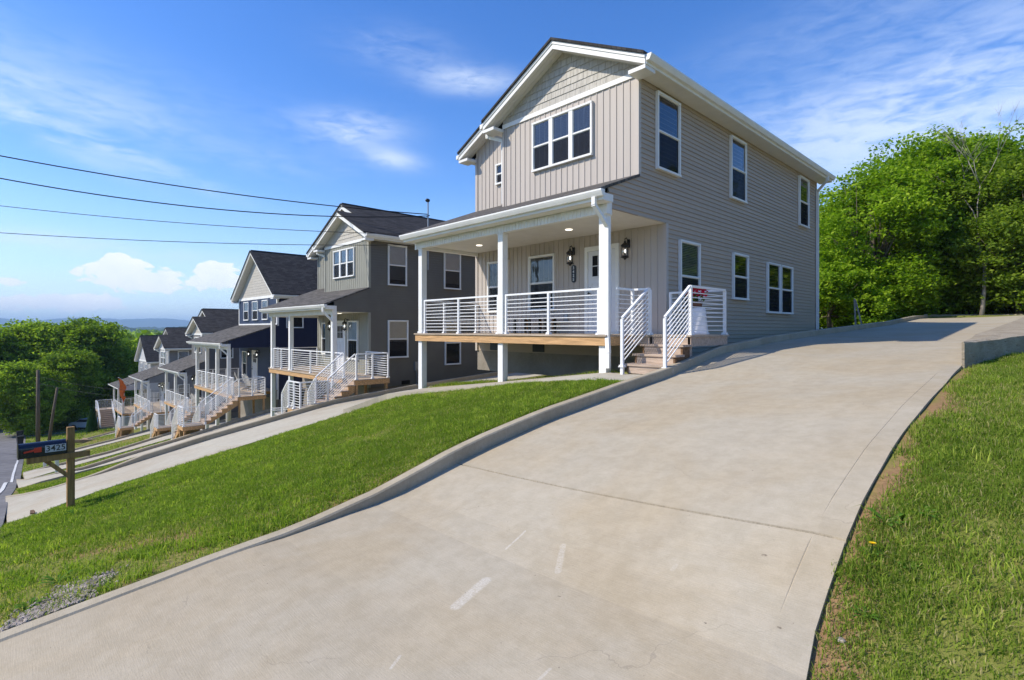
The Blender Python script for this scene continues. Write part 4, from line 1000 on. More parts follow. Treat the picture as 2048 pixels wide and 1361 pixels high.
MB().lathe(0, 0, [(.09, .546), (.12, .68), (.11, .68)], 18).build('flower_pot', 'terracotta', b, smooth=True)
fl = MB()
for k in range(170):
    a = random.random()*6.28; e = random.uniform(-.3, 1.5); r = .19*random.uniform(.6, 1.05)
    c = Vector((math.cos(a)*math.cos(e)*r*1.15, math.sin(a)*math.cos(e)*r*1.15, .83+math.sin(e)*r*.9))
    u = Vector((random.gauss(0, 1), random.gauss(0, 1), random.gauss(0, 1))).normalized(); v = u.orthogonal().normalized(); s = .028
    fl.poly([c-u*s, c-v*s*.8, c+u*s, c+v*s*.8])
fl.build('red_blossoms', 'redflower', b)
fl = MB()
for k in range(60):
    a = random.random()*6.28; r = .15*random.random(); c = Vector((math.cos(a)*r, math.sin(a)*r, .66+random.random()*.16))
    u = Vector((random.gauss(0, 1), random.gauss(0, 1), random.gauss(0, .6))).normalized(); v = u.orthogonal().normalized(); s = .035
    fl.poly([c-u*s, c-v*s*.5, c+u*s, c+v*s*.5])
fl.build('foliage', 'leafdark', b)

# ------------------------------------------------------------------ mailbox
def mailbox_near():
    x, y = -10.8, .80; z = zg1(x, y)
    r = empty('mailbox', (x, y, z), 'black mailbox with red flag and number 3425 on a wooden post in the lawn', 'mailbox', rz=R(4))
    MB().box(-.047, .047, -.047, .047, -.2, 1.27).prism([(-.047, -.047, 1.27), (.047, -.047, 1.27), (.047, .047, 1.27), (-.047, .047, 1.27)], (0, 0, .01)).build('post', 'postwood', r, bevel=.012)
    MB().box(.048, .086, -.52, .23, .80, .89).build('arm', 'postwood', r, bevel=.004)
    MB().box(-.07, .049, -.50, -.05, .865, .885).build('shelf', 'postwood', r)
    MB().prism([(.0, -.33, .80), (.0, -.25, .80), (.0, -.048, .58), (.0, -.048, .50)], (.045, 0, 0)).build('brace', 'postwood', r)
    # box, long axis in y, door towards -y
    pts = [(-.085, .0), (.085, 0), (.085, .13)]
    for k in range(1, 12): a = math.pi*k/12; pts.append((.085*math.cos(a), .13+.085*math.sin(a)))
    pts.append((-.085, .13))
    bx_ = MB().prism([(p+.02, -.60, q+.893) for p, q in pts], (0, .535, 0)).build('box', 'navyenamel', r)
    MB().prism([((p)*1.04+.02, -.615, (q-.1)*1.04+.993) for p, q in pts], (0, .012, 0)).build('box_door', 'black', r)
    MB().prism([(.108, -.555, .995), (.108, -.44, 1.015), (.108, -.44, 1.035), (.108, -.355, 1.04), (.108, -.355, .965), (.108, -.44, .965), (.108, -.44, .985), (.108, -.555, .970)], (.006, 0, 0)).build('flag', 'red', r)
    MB().box(.1065, .109, -.315, -.07, .945, 1.050).build('number_sticker', 'silver', r)
    text_mesh('number_digits', '3425', .118, .0012, 'black', r, (.1105, -.192, .9975), (R(90), 0, R(90)), 1.05, .95)
mailbox_near()
def post_mailbox(px, py, s, lab):
    d = ray(px, py); x, y = d[0]*s, d[1]*s; z = zg1(x, y)
    r = empty('mailbox', (x, y, z), lab, 'mailbox', 'mailboxes on white posts')
    MB().box(-.075, .075, -.075, .075, -.2, 1.0).build('post', 'white', r)
    MB().box(-.045, .045, -.4, .1, .93, .998).build('arm', 'white', r)
    pts = [(-.08, 0), (.08, 0), (.08, .12)]+[(.08*math.cos(math.pi*k/8), .12+.08*math.sin(math.pi*k/8)) for k in range(1, 8)]+[(-.08, .12)]
    MB().prism([(p, -.42, q+1.0) for p, q in pts], (0, .5, 0)).build('box', 'black', r)
post_mailbox(89.5, 949, 32.6, 'mailbox on white post seen left of the brace under the black 3425 mailbox')
post_mailbox(114, 957, 26, 'mailbox on white post closest to the wooden 3425 mailbox post')

post_mailbox(12, 838, 88, 'small dark mailbox across the side street at the far left')
# ------------------------------------------------------------------ bins
def bin_(x, y, lab, rz=0, group='wheeled bins', z=None):
    z = zg1(x, y) if z is None else z
    r = empty('wheeled_bin', (x, y, z), lab, 'bin', group, rz=rz)
    m = MB(); a, c = .22, .29
    m.v = [(-a, -a, .06), (a, -a, .06), (a, a, .06), (-a, a, .06), (-c, -c, .95), (c, -c, .95), (c, c, .95), (-c, c, .95)]
    m.f = [(0, 3, 2, 1), (0, 1, 5, 4), (1, 2, 6, 5), (2, 3, 7, 6), (3, 0, 4, 7), (4, 5, 6, 7)]
    m.box(-.31, .31, -.31, .31, .93, .965); m.build('bin_body', 'blackplastic', r, bevel=.01)
    MB().prism([(-.32, -.34, .967), (.32, -.34, .967), (.32, .32, 1.0), (-.32, .32, 1.0)], (0, 0, .045)).bar((-.2, .36, 1.0), (.2, .36, 1.0), .03).build('lid', 'blackplastic', r, bevel=.01)
    for s in (-1, 1): MB().tube([(s*.24-.03, .24, .10), (s*.24+.03, .24, .10)], .10, 14).build('wheel', 'tyre', r)
    return r
d = ray(588, 826); bin_(d[0]*21.5, d[1]*21.5, 'black wheeled bin beside the porch post of the dark grey house', R(20), z=-170/1062*21.5+.02)
d = ray(40, 887); bin_(d[0]*60, d[1]*60, 'dark wheeled bin at the kerb, nearer of the two by the road', R(10))
d = ray(40, 868); bin_(d[0]*66, d[1]*66, 'dark wheeled bin at the kerb, farther of the two by the road', R(-12))
# ------------------------------------------------------------------ adirondack chairs
def adirondack(x, y, z, rz, lab):
    r = empty('garden_chair', (x, y, z), lab, 'chair', 'pale garden chairs on the porches', rz=rz)
    m = MB()
    for k in range(5): m.prism([(-.24+k*.1, .30, .36), (-.15+k*.1, .30, .36), (-.15+k*.1, -.22, .24), (-.24+k*.1, -.22, .24)], (0, 0, .02))
    m.build('seat', 'cream', r)
    m = MB()
    for k in range(5):
        h = (.85, .93, .97, .93, .85)[k]; m.prism([(-.26+k*.105, -.22, .24), (-.165+k*.105, -.22, .24), (-.16+k*.108, -.48, h), (-.262+k*.108, -.48, h)], (0, .02, 0))
    m.build('backrest', 'cream', r)
    for s in (-1, 1):
        MB().box(s*.31-.06, s*.31+.06, -.35, .36, .52, .545).build('armrest', 'cream', r)
        MB().box(s*.28-.02, s*.28+.02, .25, .34, 0, .52).build('leg', 'cream', r); MB().prism([(s*.28-.02, .3, .2), (s*.28-.02, .3, .34), (s*.28-.02, -.5, .06), (s*.28-.02, -.5, 0)], (.04, 0, 0)).build('leg', 'cream', r)
adirondack(-32.9, 10.6, -3.5, R(20), 'pale garden chair on the navy house porch by the door')
adirondack(-34.0, 10.5, -3.5, R(-10), 'pale garden chair on the navy house porch, further from the steps')
adirondack(-21.4, 8.0, zg1(-21.4, 8.0), R(160), 'pale garden chair on the ground below the dark grey house porch')
adirondack(-46.3, 11.0, -5.85, R(15), 'pale garden chair on the brown-grey house porch')
# ------------------------------------------------------------------ flag
d = ray(240, 757); r = empty('porch_flag', (d[0]*56, d[1]*56, d[2]*56), 'orange flag hanging in folds from a pole on the farthest porch', 'flag')
MB().tube([(-.6, 1.2, -1.0), (0, 0, 0), (.08, -.16, .1)], .025).build('flag_pole', 'white', r)
m = MB(); n = 12
for i in range(n):
    for j in range(4):
        def q(i, j): t = i/n; wdt = (.55-.25*t+.15*math.sin(t*6)); return (-.30*(j/4)*wdt+.05*math.sin(t*11+j*2), -.05+(.95*(j/4)-.2)*wdt+.35*t+.08*math.sin(t*9+j), -.02-.35*(j/4)-t*3.1*(1-.45*(j/4)))
        m.poly([q(i, j), q(i+1, j), q(i+1, j+1), q(i, j+1)])
m.build('flag_cloth', 'orange', r, smooth=True)

# ------------------------------------------------------------------ service mast and wires
mp = [(-19.15, 13.4)]
r = empty('service_mast', (-19.15, 13.4, 3.6), 'metal electric service mast rising through the roof of the dark grey house', 'mast')
MB().tube([(0, 0, -1.0), (0, 0, 1.95)], .03, 10).build('mast_pipe', 'galv', r)
MB().ball((0, -.02, 2.02), .09, sq=(1, 1.3, .9)).build('weatherhead', 'black', r, smooth=True)
MB().bar((-.1, 0, 1.35), (.1, 0, 1.35), .04).build('wire_clamp', 'black', r)
def wire(a, b, sag, rad, lab):
    a = Vector(a); b = Vector(b); pts = [a.lerp(b, t)-Vector((0, 0, sag*4*t*(1-t))) for t in np.linspace(0, 1, 40)]
    c = pts[0].copy(); o = MB().tube([p-c for p in pts], rad, 6).build('power_line', 'cable', smooth=True); o.location = c
    tag(o, lab, 'wire', 'overhead wires from the left')
def end_for(px, py, a, Xp, Yp):
    """height of the far end so that the wire passes photo point (px,py)"""
    d = ray(px, py)
    # intersection in plan of the ray with the line a -> (Xp,Yp)
    ax, ay = a[0], a[1]; ex, ey = Xp-ax, Yp-ay
    det = -d[0]*ey+d[1]*ex; s = (-ax*ey+ay*ex)/det
    t = ((d[0]*s-ax)*ex+(d[1]*s-ay)*ey)/(ex*ex+ey*ey)
    return s*d[2], t
for (px, py, a, sag, rad, lab, X2, Y2) in [
    (0, 312, (-19.15, 13.4, 5.02), .55, .020, 'thick twisted power line, highest of the wires at the left edge', -27, -7),
    (0, 357, (-19.15, 13.4, 4.95), 1.05, .020, 'thick twisted power line sagging just below the highest wire', -27, -7),
    (0, 412, (-12.9, 12.9, 3.25), .60, .010, 'thin cable, third wire from the top at the left edge', -27, -7),
    (0, 466, (-12.9, 12.9, 3.0), .50, .010, 'thin cable, lowest of the wires at the left edge', -27, -7)]:
    z, t = end_for(px, py, a, X2, Y2); zl = (z+sag*4*t*(1-t)-a[2]*(1-t))/t
    wire(a, (X2, Y2, zl), sag, rad, lab)
def pole(x, y, h, lab, lean=0, arm=False, rad=.14):
    z = zg1(x, y); r = empty('utility_pole', (x, y, z), lab, 'pole')
    MB().tube([(0, 0, -.5), (0, lean*.5, h*.5), (0, lean, h)], [rad, rad*.85, rad*.7], 12).build('pole_shaft', 'polewood', r, smooth=True)
    if arm: MB().bar((lean-.5, 0, h-.3), (lean+.5, 0, h-.3), .09).build('crossarm', 'polewood', r)
    return r
pole(-27, -7, 12.5, 'tall utility pole across the street carrying the overhead wires')
pole(-15.0, -6.3, 7.7, 'short utility pole across the street opposite the mailbox')
d = ray(76, 885); pole(d[0]*56, d[1]*56, 7.9, 'straight brown utility pole standing in front of the big trees', rad=.2)
d = ray(97, 880); pole(d[0]*60, d[1]*60, 6.0, 'leaning brown utility pole right of the straight one', lean=.75, rad=.16)
for k, (za, zb) in enumerate(((-6.5, -5.6), (-7.2, -6.2))):
    d = ray(76, 885); wire((d[0]*56, d[1]*56, za+1.6), (-57, 14.5, zb), .8, .012, ('upper', 'lower')[k]+' thin wire from the straight pole across the trees to the houses')

# ------------------------------------------------------------------ trees
def crown_arrays(seed, rad, hz_, n, leaf, lobes=14, low=-.9, flat=.85):
    g = np.random.default_rng(seed)
    L = []; 
    for k in range(lobes):
        a = g.uniform(0, 2*np.pi); e = g.uniform(low, 1.0); rr = g.uniform(.45, .8)
        c = np.array([math.cos(a)*rad*rr*math.cos(e*1.2), math.sin(a)*rad*rr*math.cos(e*1.2), hz_*math.sin(e*1.2)*.72]); L.append((c, g.uniform(.30, .5)*rad))
    # clumps around lobes
    nc = n//26; which = g.integers(0, lobes, nc)
    cc = np.array([L[w][0] for w in which]); cr = np.array([L[w][1] for w in which])
    u = g.normal(size=(nc, 3)); u /= np.linalg.norm(u, axis=1)[:, None]; u[:, 2] *= flat
    rr = g.uniform(.3, 1.45, nc)**.5
    P = cc+u*(cr*rr)[:, None]
    P = np.repeat(P, 26, 0); m = len(P); sc = rad*.07
    P = P+g.normal(size=(m, 3))*np.array([sc, sc, sc*.55])
    a = g.normal(size=(m, 3)); a[:, 2] *= .5; a /= np.linalg.norm(a, axis=1)[:, None]
    nrm = g.normal(size=(m, 3))*.6+np.array([0, 0, .9]); b = np.cross(nrm, a); b /= np.linalg.norm(b, axis=1)[:, None]
    s = leaf*g.uniform(.6, 1.3, m)[:, None]
    V = np.stack([P-a*s*.5, P-b*s*.32+a*s*.05, P+a*s*.5, P+b*s*.32+a*s*.05], 1)
    V[:, [1, 3], 2] += (s*.12)
    ct = np.repeat(g.uniform(0, 1, nc), 26)
    tint = np.clip(.65*ct+.35*g.uniform(0, 1, m), 0, 1)
    return V.reshape(-1, 3), np.arange(m*4).reshape(-1, 4), np.repeat(tint, 4), L
def make_tree(name, seed, height, rad, n, leaf, m, lab, group, trunk_h=.35, loc=(0, 0, 0), lobes=14, low=-.9, bark='bark'):
    r = empty(name, loc, lab, 'tree', group)
    ch = height*(1-trunk_h)/2; V, F_, t, L = crown_arrays(seed, rad, ch*1.25, n, leaf, lobes, low)
    lo_, hi_ = np.percentile(V[:, 2], (.3, 99.8)); t0 = trunk_h*height*.25; k_ = (height-t0)/(hi_-lo_)
    V[:, 2] = (V[:, 2]-lo_)*k_+t0; zc = t0-lo_*k_; L = [(np.array([c[0], c[1], c[2]*k_]), lr) for c, lr in L]
    npmesh('crown', V, F_, m, t, r)
    g = random.Random(seed); b = MB(); tr = height*.018+.04
    tp = [(0, 0, -.4), (g.uniform(-.1, .1), g.uniform(-.1, .1), height*.2), (g.uniform(-.3, .3), g.uniform(-.3, .3), zc), (0, 0, height*.86)]
    b.tube(tp, [tr*1.3, tr, tr*.65, tr*.2], 9)
    for c, lr in L:
        z0 = g.uniform(height*.15, zc); p0 = (0, 0, z0); p2 = (c[0], c[1], c[2]+zc); mid = (c[0]*.4, c[1]*.4, (z0+p2[2])/2-.1*rad)
        b.tube([p0, mid, p2], [tr*.3, tr*.22, tr*.08], 6)
        for q in range(3):
            b.tube([mid, (c[0]*.75+g.uniform(-1, 1)*lr, c[1]*.75+g.uniform(-1, 1)*lr, p2[2]+g.uniform(-.4, .8)*lr)], [tr*.22, tr*.05], 5)
    b.build('trunk', bark, r, smooth=True); return r
def place(src, x, y, s, rz, lab, z=None, sz=None):
    o = copy_tree(src); o.location = (x, y, zg1(x, y) if z is None else z); o.scale = (s, s, sz or s); o.rotation_euler = (0, 0, rz); o['label'] = lab; return o
GR = 'trees behind the taupe house'; GL = 'big trees beyond the street at the left'
def tpos(px, s): d = ray(px, 660); return d[0]*s, d[1]*s
x, y = tpos(1735, 29); T1 = make_tree('broadleaf_tree', 11, 8.9, 3.5, 46000, .20, 'leaf', 'bright leafy tree directly right of the taupe house', GR, .12, (x, y, zg1(x, y)), 20)
x, y = tpos(1850, 31); T2 = make_tree('broadleaf_tree', 12, 10.5, 3.7, 46000, .20, 'leaf', 'tall rounded bright tree in the middle of the trees behind the driveway', GR, .15, (x, y, zg1(x, y)), 20)
x, y = tpos(2040, 27); T3 = make_tree('broadleaf_tree', 13, 8.0, 3.2, 40000, .19, 'leafdark', 'dark shaded tree at the right edge beyond the raised slab', GR, .10, (x, y, zg1(x, y)), 18)
place(T2, *tpos(1965, 31.5), .97, 2.1, 'tall airy tree with bare pale branches showing through, right of the trees behind the driveway', sz=1.02)
place(T1, *tpos(1668, 33), .93, 1.0, 'bright tree half hidden behind the corner of the taupe house')
place(T1, *tpos(1800, 36), 1.1, 3.0, 'bright tree standing further back in the gap between the two tall ones')
place(T2, *tpos(2075, 33), .92, 4.2, 'tall tree cut by the right edge of the picture')
place(T3, *tpos(1945, 29.5), .75, .5, 'low dark tree under the bare branches', sz=.7)
for k, (xx, yy, s) in enumerate(((5, 34, 1.0), (11, 33, 1.1), (17, 30, 1.0), (9, 40, 1.1), (-14, 38, .9))):
    place((T1, T2)[k % 2], xx, yy, s, k*1.7, 'leafy tree of the wood continuing beyond the right of the photo')
# low bushes closing the wood edge
bx, by = tpos(1660, 27.5); B1 = make_tree('bush', 21, 3.4, 2.2, 20000, .17, 'leaf', 'leafy bush at the wood edge next to the corner of the taupe house', 'bushes along the wood edge', .0, (bx, by, zg1(bx, by)), 10, -.3)
for k, (px, s, sc, w) in enumerate(((1712, 29, 1.0, 'second bush from the taupe house along the wood edge'), (1770, 30.5, 1.1, 'third bush from the taupe house, behind the kerb bend'), (1835, 32.5, 1.2, 'fourth bush from the taupe house at the foot of the tall tree'),
                                    (1900, 33.5, 1.3, 'bush behind the far end of the driveway kerb'), (1960, 32, 1.3, 'bush under the tree with bare branches'), (2020, 30.5, 1.2, 'bush beside the dark tree at the right edge'), (2080, 30, 1.3, 'bush cut by the right edge of the picture'))):
    s = s+4
    x, y = tpos(px, s)
    o = place(B1, x, y, sc, k*1.3, w)
for k in range(12):
    place((T2, T3, T1)[k % 3], -16+k*3.1, 46+3*math.sin(k*2.1), 1.0, k*1.9, 'leafy tree deeper in the wood, hidden behind the front row of trees')
for k in range(12):
    place(B1, -6.5+k*2.1, 40.5+.8*math.sin(k*3), 1.25+.2*math.sin(k*5), k*2.2, 'leafy bush of the undergrowth behind the front bushes')
# bare branches
x, y = tpos(1958, 26.2); r = empty('bare_tree', (x, y+1, zg1(x, y+1)), 'pale leafless tree with fanning branches among the green crowns', 'tree')
b = MB(); g = random.Random(5)
def br(p, d, l, rad, lev):
    q = p+d*l; mid = p+d*l*.5+Vector((g.uniform(-.05, .05), g.uniform(-.05, .05), 0))*l
    b.tube([p, mid, q], [rad, rad*.8, rad*.6], 5 if lev > 1 else 7)
    if lev < 6:
        for k in range(2 if lev < 2 else 3):
            nd = (d+Vector((g.uniform(-.55, .55), g.uniform(-.55, .55), g.uniform(-.05, .35)))).normalized(); br(q, nd, l*g.uniform(.62, .85), rad*.55, lev+1)
br(Vector((0, 0, -.3)), Vector((.05, 0, 1)).normalized(), 2.75, .11, 0); b.build('trunk', 'barkgrey', r, smooth=True)
r = empty('wooden_stake', (*tpos(1712, 20.5), zg1(*tpos(1712, 20.5))), 'pair of thin leaning grey stakes behind the driveway kerb', 'stake')
MB().bar((0, 0, -.3), (-.05, 0, 1.15), .05).build('stake', 'barkgrey', r); MB().bar((.28, 0, -.3), (-.03, .05, 1.10), .04).build('stake', 'barkgrey', r)

# left trees
x, y = tpos(95, 82); L1 = make_tree('broadleaf_tree', 31, 15.2, 6.8, 52000, .46, 'leafmid', 'big leafy tree left of centre in the clump beyond the street', GL, .12, (x, y, zg1(x, y)), 24)
x, y = tpos(190, 84); L2 = make_tree('broadleaf_tree', 32, 15.6, 6.4, 52000, .46, 'leafdark', 'big dark tree at the centre right of the clump beside the farthest house', GL, .12, (x, y, zg1(x, y)), 24)
place(L1, *tpos(28, 88), .95, 1.5, 'big leafy tree at the left edge of the picture')
place(L2, *tpos(140, 94), .98, 2.4, 'tall tree rising at the back between the two biggest crowns')
place(L1, *tpos(236, 100), .78, 3.4, 'yellowish green tree right behind the farthest house roof')
place(L1, *tpos(60, 70), .62, .7, 'lower drooping tree in front of the clump above the side street')
place(L2, *tpos(135, 74), .68, 4.0, 'low dark tree behind the leaning pole')
place(L1, *tpos(258, 125), .62, 5.2, 'distant tree seen over the farthest house roof')
place(L2, *tpos(-25, 76), .9, 5.2, 'tree cut by the left edge of the picture')
place(L1, -26, -10, .48, 2.2, 'street tree outside the left of the photo, shading the road')
# conical evergreen
x, y = tpos(184, 58); r = empty('conical_evergreen', (x, y, zg1(x, y)), 'small conical evergreen left of the long brown stairs', 'shrub')
g = np.random.default_rng(3); n = 6000; t = g.uniform(0, 1, n)**.7; a = g.uniform(0, 6.283, n); rr = .60*(1-t)**.55*g.uniform(.8, 1.05, n)
P = np.c_[rr*np.cos(a), rr*np.sin(a), .05+2.6*(t)]; u = g.normal(size=(n, 3))*.4+[0, 0, 1]; u /= np.linalg.norm(u, axis=1)[:, None]; v = np.cross(u, np.c_[np.cos(a), np.sin(a), 0*a]); s = .08
V = np.stack([P-u*s, P-v*s*.5, P+u*s, P+v*s*.5], 1).reshape(-1, 3); npmesh('foliage', V, np.arange(4*n).reshape(-1, 4), 'needle', np.repeat(g.uniform(0, 1, n), 4), r)
x, y = tpos(177, 50); o = MB().box(-1.3, 1.3, -.1, .1, -.1, .18).box(-.1, .1, .1, 1.4, -.1, .16).build('landscape_timber', 'timber', bevel=.01); o.location = (x, y, zg1(x, y)); o.rotation_euler = (0, R(7), R(100)); tag(o, 'pale landscape timber edging the bed below the conical evergreen', 'timber edging')

# parked car under the trees
x, y = tpos(178, 72)
r = empty('parked_car', (x, y, zg1(x, y)), 'silver car parked in the shade of the trees beside the farthest house', 'car', rz=R(40))
prof = [(-2.2, .3), (-2.25, .75), (-1.9, .95), (-1.2, 1.02), (-.6, 1.45), (.9, 1.5), (1.7, 1.05), (2.2, .95), (2.3, .6), (2.25, .3)]
MB().prism([(p, -.85, q) for p, q in prof], (0, 1.7, 0)).build('body', 'carpaint', r, bevel=.08)
MB().prism([(p, -.865, q) for p, q in [(-1.1, 1.03), (-.55, 1.4), (.85, 1.43), (1.5, 1.06)]], (0, 1.73, 0)).build('side_windows', 'interior', r)
MB().prism([(-1.19, -.72, 1.05), (-1.19, .72, 1.05), (-.64, .66, 1.43), (-.64, -.66, 1.43)], (-.02, 0, .01)).build('windscreen', 'interior', r)
for sx in (-1.4, 1.45):
    for sy in (-.8, .8): MB().tube([(sx, sy-.1, .33), (sx, sy+.1, .33)], .33, 16).build('wheel', 'tyre', r)

# ------------------------------------------------------------------ small ground things
def pts_in(n, x0, x1, y0, y1): return rng.uniform(x0, x1, n), rng.uniform(y0, y1, n)
def pix_ground(px, py):
    d = ray(px, py); s = 5.0
    for k in range(60):
        f = s*d[2]-zg1(s*d[0], s*d[1]); s += f*1.2 if f > 0 else f*1.2
        s = max(.5, s)
    return s*d[0], s*d[1]
# gravel at the kerb, bottom left
V = []; Fq = []
gp = [pix_ground(a, b_) for a, b_ in ((25, 1275), (60, 1240), (100, 1210), (140, 1185), (180, 1165), (90, 1245), (130, 1215), (40, 1262))]
m = MB()
for k in range(2600):
    c = gp[rng.integers(len(gp))]; x = c[0]+rng.normal()*.10; y = c[1]+rng.normal()*.09
    if x > -4.97: continue
    s = rng.uniform(.006, .017); z = zg1(x, y)+rng.uniform(0, .012); a0 = rng.uniform(0, 6.28)
    base = len(m.v)
    for lay, (rr_, zz) in enumerate(((.8, -.5), (1.0, .1), (.55, .6))):
        for q in range(6):
            a = a0+q*1.047+rng.uniform(-.25, .25); k2 = s*rr_*rng.uniform(.75, 1.25); m.v.append((x+math.cos(a)*k2*1.3, y+math.sin(a)*k2, z+zz*s+rng.uniform(-.1, .1)*s))
    for l in range(2):
        for q in range(6): q2 = (q+1) % 6; m.f.append((base+l*6+q, base+l*6+q2, base+l*6+6+q2, base+l*6+6+q))
    m.f.append(tuple(base+12+q for q in range(6)))
tag(m.build('gravel', 'stone'), 'grey gravel spilled beside the driveway edge at bottom left', 'gravel', kind='stuff')

# grass
def blades(x, y, h, w, seed, tint=None, lean=.85):
    g = np.random.default_rng(seed); n = len(x); z = zg(x, y)-.005
    a = g.uniform(0, 2*np.pi, n); dirx, diry = np.cos(a), np.sin(a); l = np.abs(g.normal(size=n))*lean; b_ = g.uniform(0, 2*np.pi, n)
    lx, ly = np.cos(b_)*l*h, np.sin(b_)*l*h
    P0 = np.c_[x-dirx*w/2, y-diry*w/2, z]; P1 = np.c_[x+dirx*w/2, y+diry*w/2, z]
    P2 = np.c_[x+dirx*w*.4+lx*.35, y+diry*w*.4+ly*.35, z+h*.6]; P3 = np.c_[x-dirx*w*.4+lx*.35, y-diry*w*.4+ly*.35, z+h*.6]
    P4 = np.c_[x+lx, y+ly, z+h*np.clip(1.05-.35*l, .5, 1)]; P5 = P4+np.c_[dirx*w*.12, diry*w*.12, 0*x]
    V = np.stack([P0, P1, P2, P3, P4, P5], 1).reshape(-1, 3); i = np.arange(n)[:, None]*6
    F_ = np.concatenate([i+[0, 1, 2, 3], i+[3, 2, 5, 4]], 0)
    return V, F_, np.repeat(tint if tint is not None else g.uniform(0, 1, n), 6)
def vnoise(x, y, sc, seed):
    g = np.random.default_rng(seed); T = g.uniform(0, 1, (64, 64)); u = x*sc; v = y*sc; i = np.floor(u).astype(int); j = np.floor(v).astype(int)
    fu = smooth01(u-i); fv = smooth01(v-j); i %= 64; j %= 64; i2 = (i+1) % 64; j2 = (j+1) % 64
    return (T[i, j]*(1-fu)+T[i2, j]*fu)*(1-fv)+(T[i, j2]*(1-fu)+T[i2, j2]*fu)*fv
def patch(n, x0, x1, y0, y1, h, w, seed, keep=None):
    g = np.random.default_rng(seed); x = g.uniform(x0, x1, n); y = g.uniform(y0, y1, n)
    ok = ~in_drive(x, y) & ~in_road(x, y, -.03) & ~((x > -1.2) & (x < np.interp(y, [a for a, b in XR1], [b for a, b in XR1])+.012) & (y < 9.6))
    ok &= ~((x > -12.9) & (x < -6.1) & (y > 10.7)) & ~((x > -12.9) & (x < -6.1) & (y > 9.6) & (g.uniform(0, 1, n) < .8))
    N = .55*vnoise(x, y, .55, 1)+.3*vnoise(x, y, 1.9, 2)+.15*vnoise(x, y, 6, 3)
    ok &= g.uniform(0, 1, n) < np.clip((N-.32)*7, .40 if x0 > -2 else .25, 1)
    if keep is not None: ok &= keep(x, y, g)
    x, y, N = x[ok], y[ok], N[ok]; n = len(x)
    hh = h*g.uniform(.35, 1.2, n)*(.45+.7*vnoise(x, y, 2.7, 5)+.6*vnoise(x, y, 8, 6))
    dry = g.uniform(0, 1, n) < np.clip(.42-(N-.3)*1.0, .08, .6)
    t = np.clip(.27+.73*(.35*vnoise(x, y, 1.1, 8)+.35*vnoise(x, y, 9, 9)+.3*g.uniform(0, 1, n)), 0, 1); t[dry] = g.uniform(0, .25, dry.sum())
    ww = w*g.uniform(.7, 1.3, n)
    return blades(x, y, hh, ww, seed+1, t)
parts = [
    patch(170000, -.97, .45, 2.6, 11.8, .045, .0056, 101, lambda x, y, g: g.uniform(0, 1, len(x)) < np.clip((x+.90-.05*np.sin(y*3))*6+.02, 0, 1)),
    patch(260000, -8.5, -4.9, -.2, 7.4, .045, .0068, 102), patch(190000, -13.8, -8.5, -.1, 7.4, .045, .009, 103),
    patch(26000, -13, -6.2, 8.6, 10.6, .08, .008, 104), patch(60000, -26, -17.5, .4, 9.2, .06, .014, 105), patch(50000, -65, -26, .8, 8.5, .08, .03, 106),
    patch(26000, -110, -65, 1, 9, .12, .06, 107)]
def tufts(nc, x0, x1, y0, y1, h, w, seed, k=16, rad=.035):
    g = np.random.default_rng(seed); cx = g.uniform(x0, x1, nc); cy = g.uniform(y0, y1, nc)
    ok = (vnoise(cx, cy, 1.3, 21)*.6+vnoise(cx, cy, 4, 22)*.4 > .5) & ~in_drive(cx, cy, -.05) & ~in_road(cx, cy, -.05) & ~((cx > -12.9) & (cx < -6.1) & (cy > 9))
    cx, cy = cx[ok], cy[ok]; n = len(cx); ch = g.uniform(.5, 1.3, n); ct = g.uniform(.45, .95, n)
    x = np.repeat(cx, k)+g.normal(size=n*k)*rad; y = np.repeat(cy, k)+g.normal(size=n*k)*rad; o2 = ~in_drive(x, y)
    H_ = (np.repeat(ch, k)*h*g.uniform(.6, 1.2, n*k)); t = np.clip(np.repeat(ct, k)+g.normal(size=n*k)*.08, .3, 1); ww = w*g.uniform(.8, 1.4, n*k)
    return blades(x[o2], y[o2], H_[o2], ww[o2], seed+1, t[o2])
parts += [tufts(1500, -.95, .4, 2.6, 11.8, .075, .006, 201), tufts(5200, -8.5, -4.95, 0, 7.4, .075, .0075, 202), tufts(5200, -13.8, -8.5, 0, 7.4, .075, .010, 203)]
off = 0; Vs, Fs, Ts = [], [], []
for V, F_, t in parts: Vs.append(V); Fs.append(F_+off); Ts.append(t); off += len(V)
tag(npmesh('grass', np.concatenate(Vs), np.concatenate(Fs), 'grass', np.concatenate(Ts)), 'short green lawn grass with yellowish dry patches', 'grass', kind='stuff')

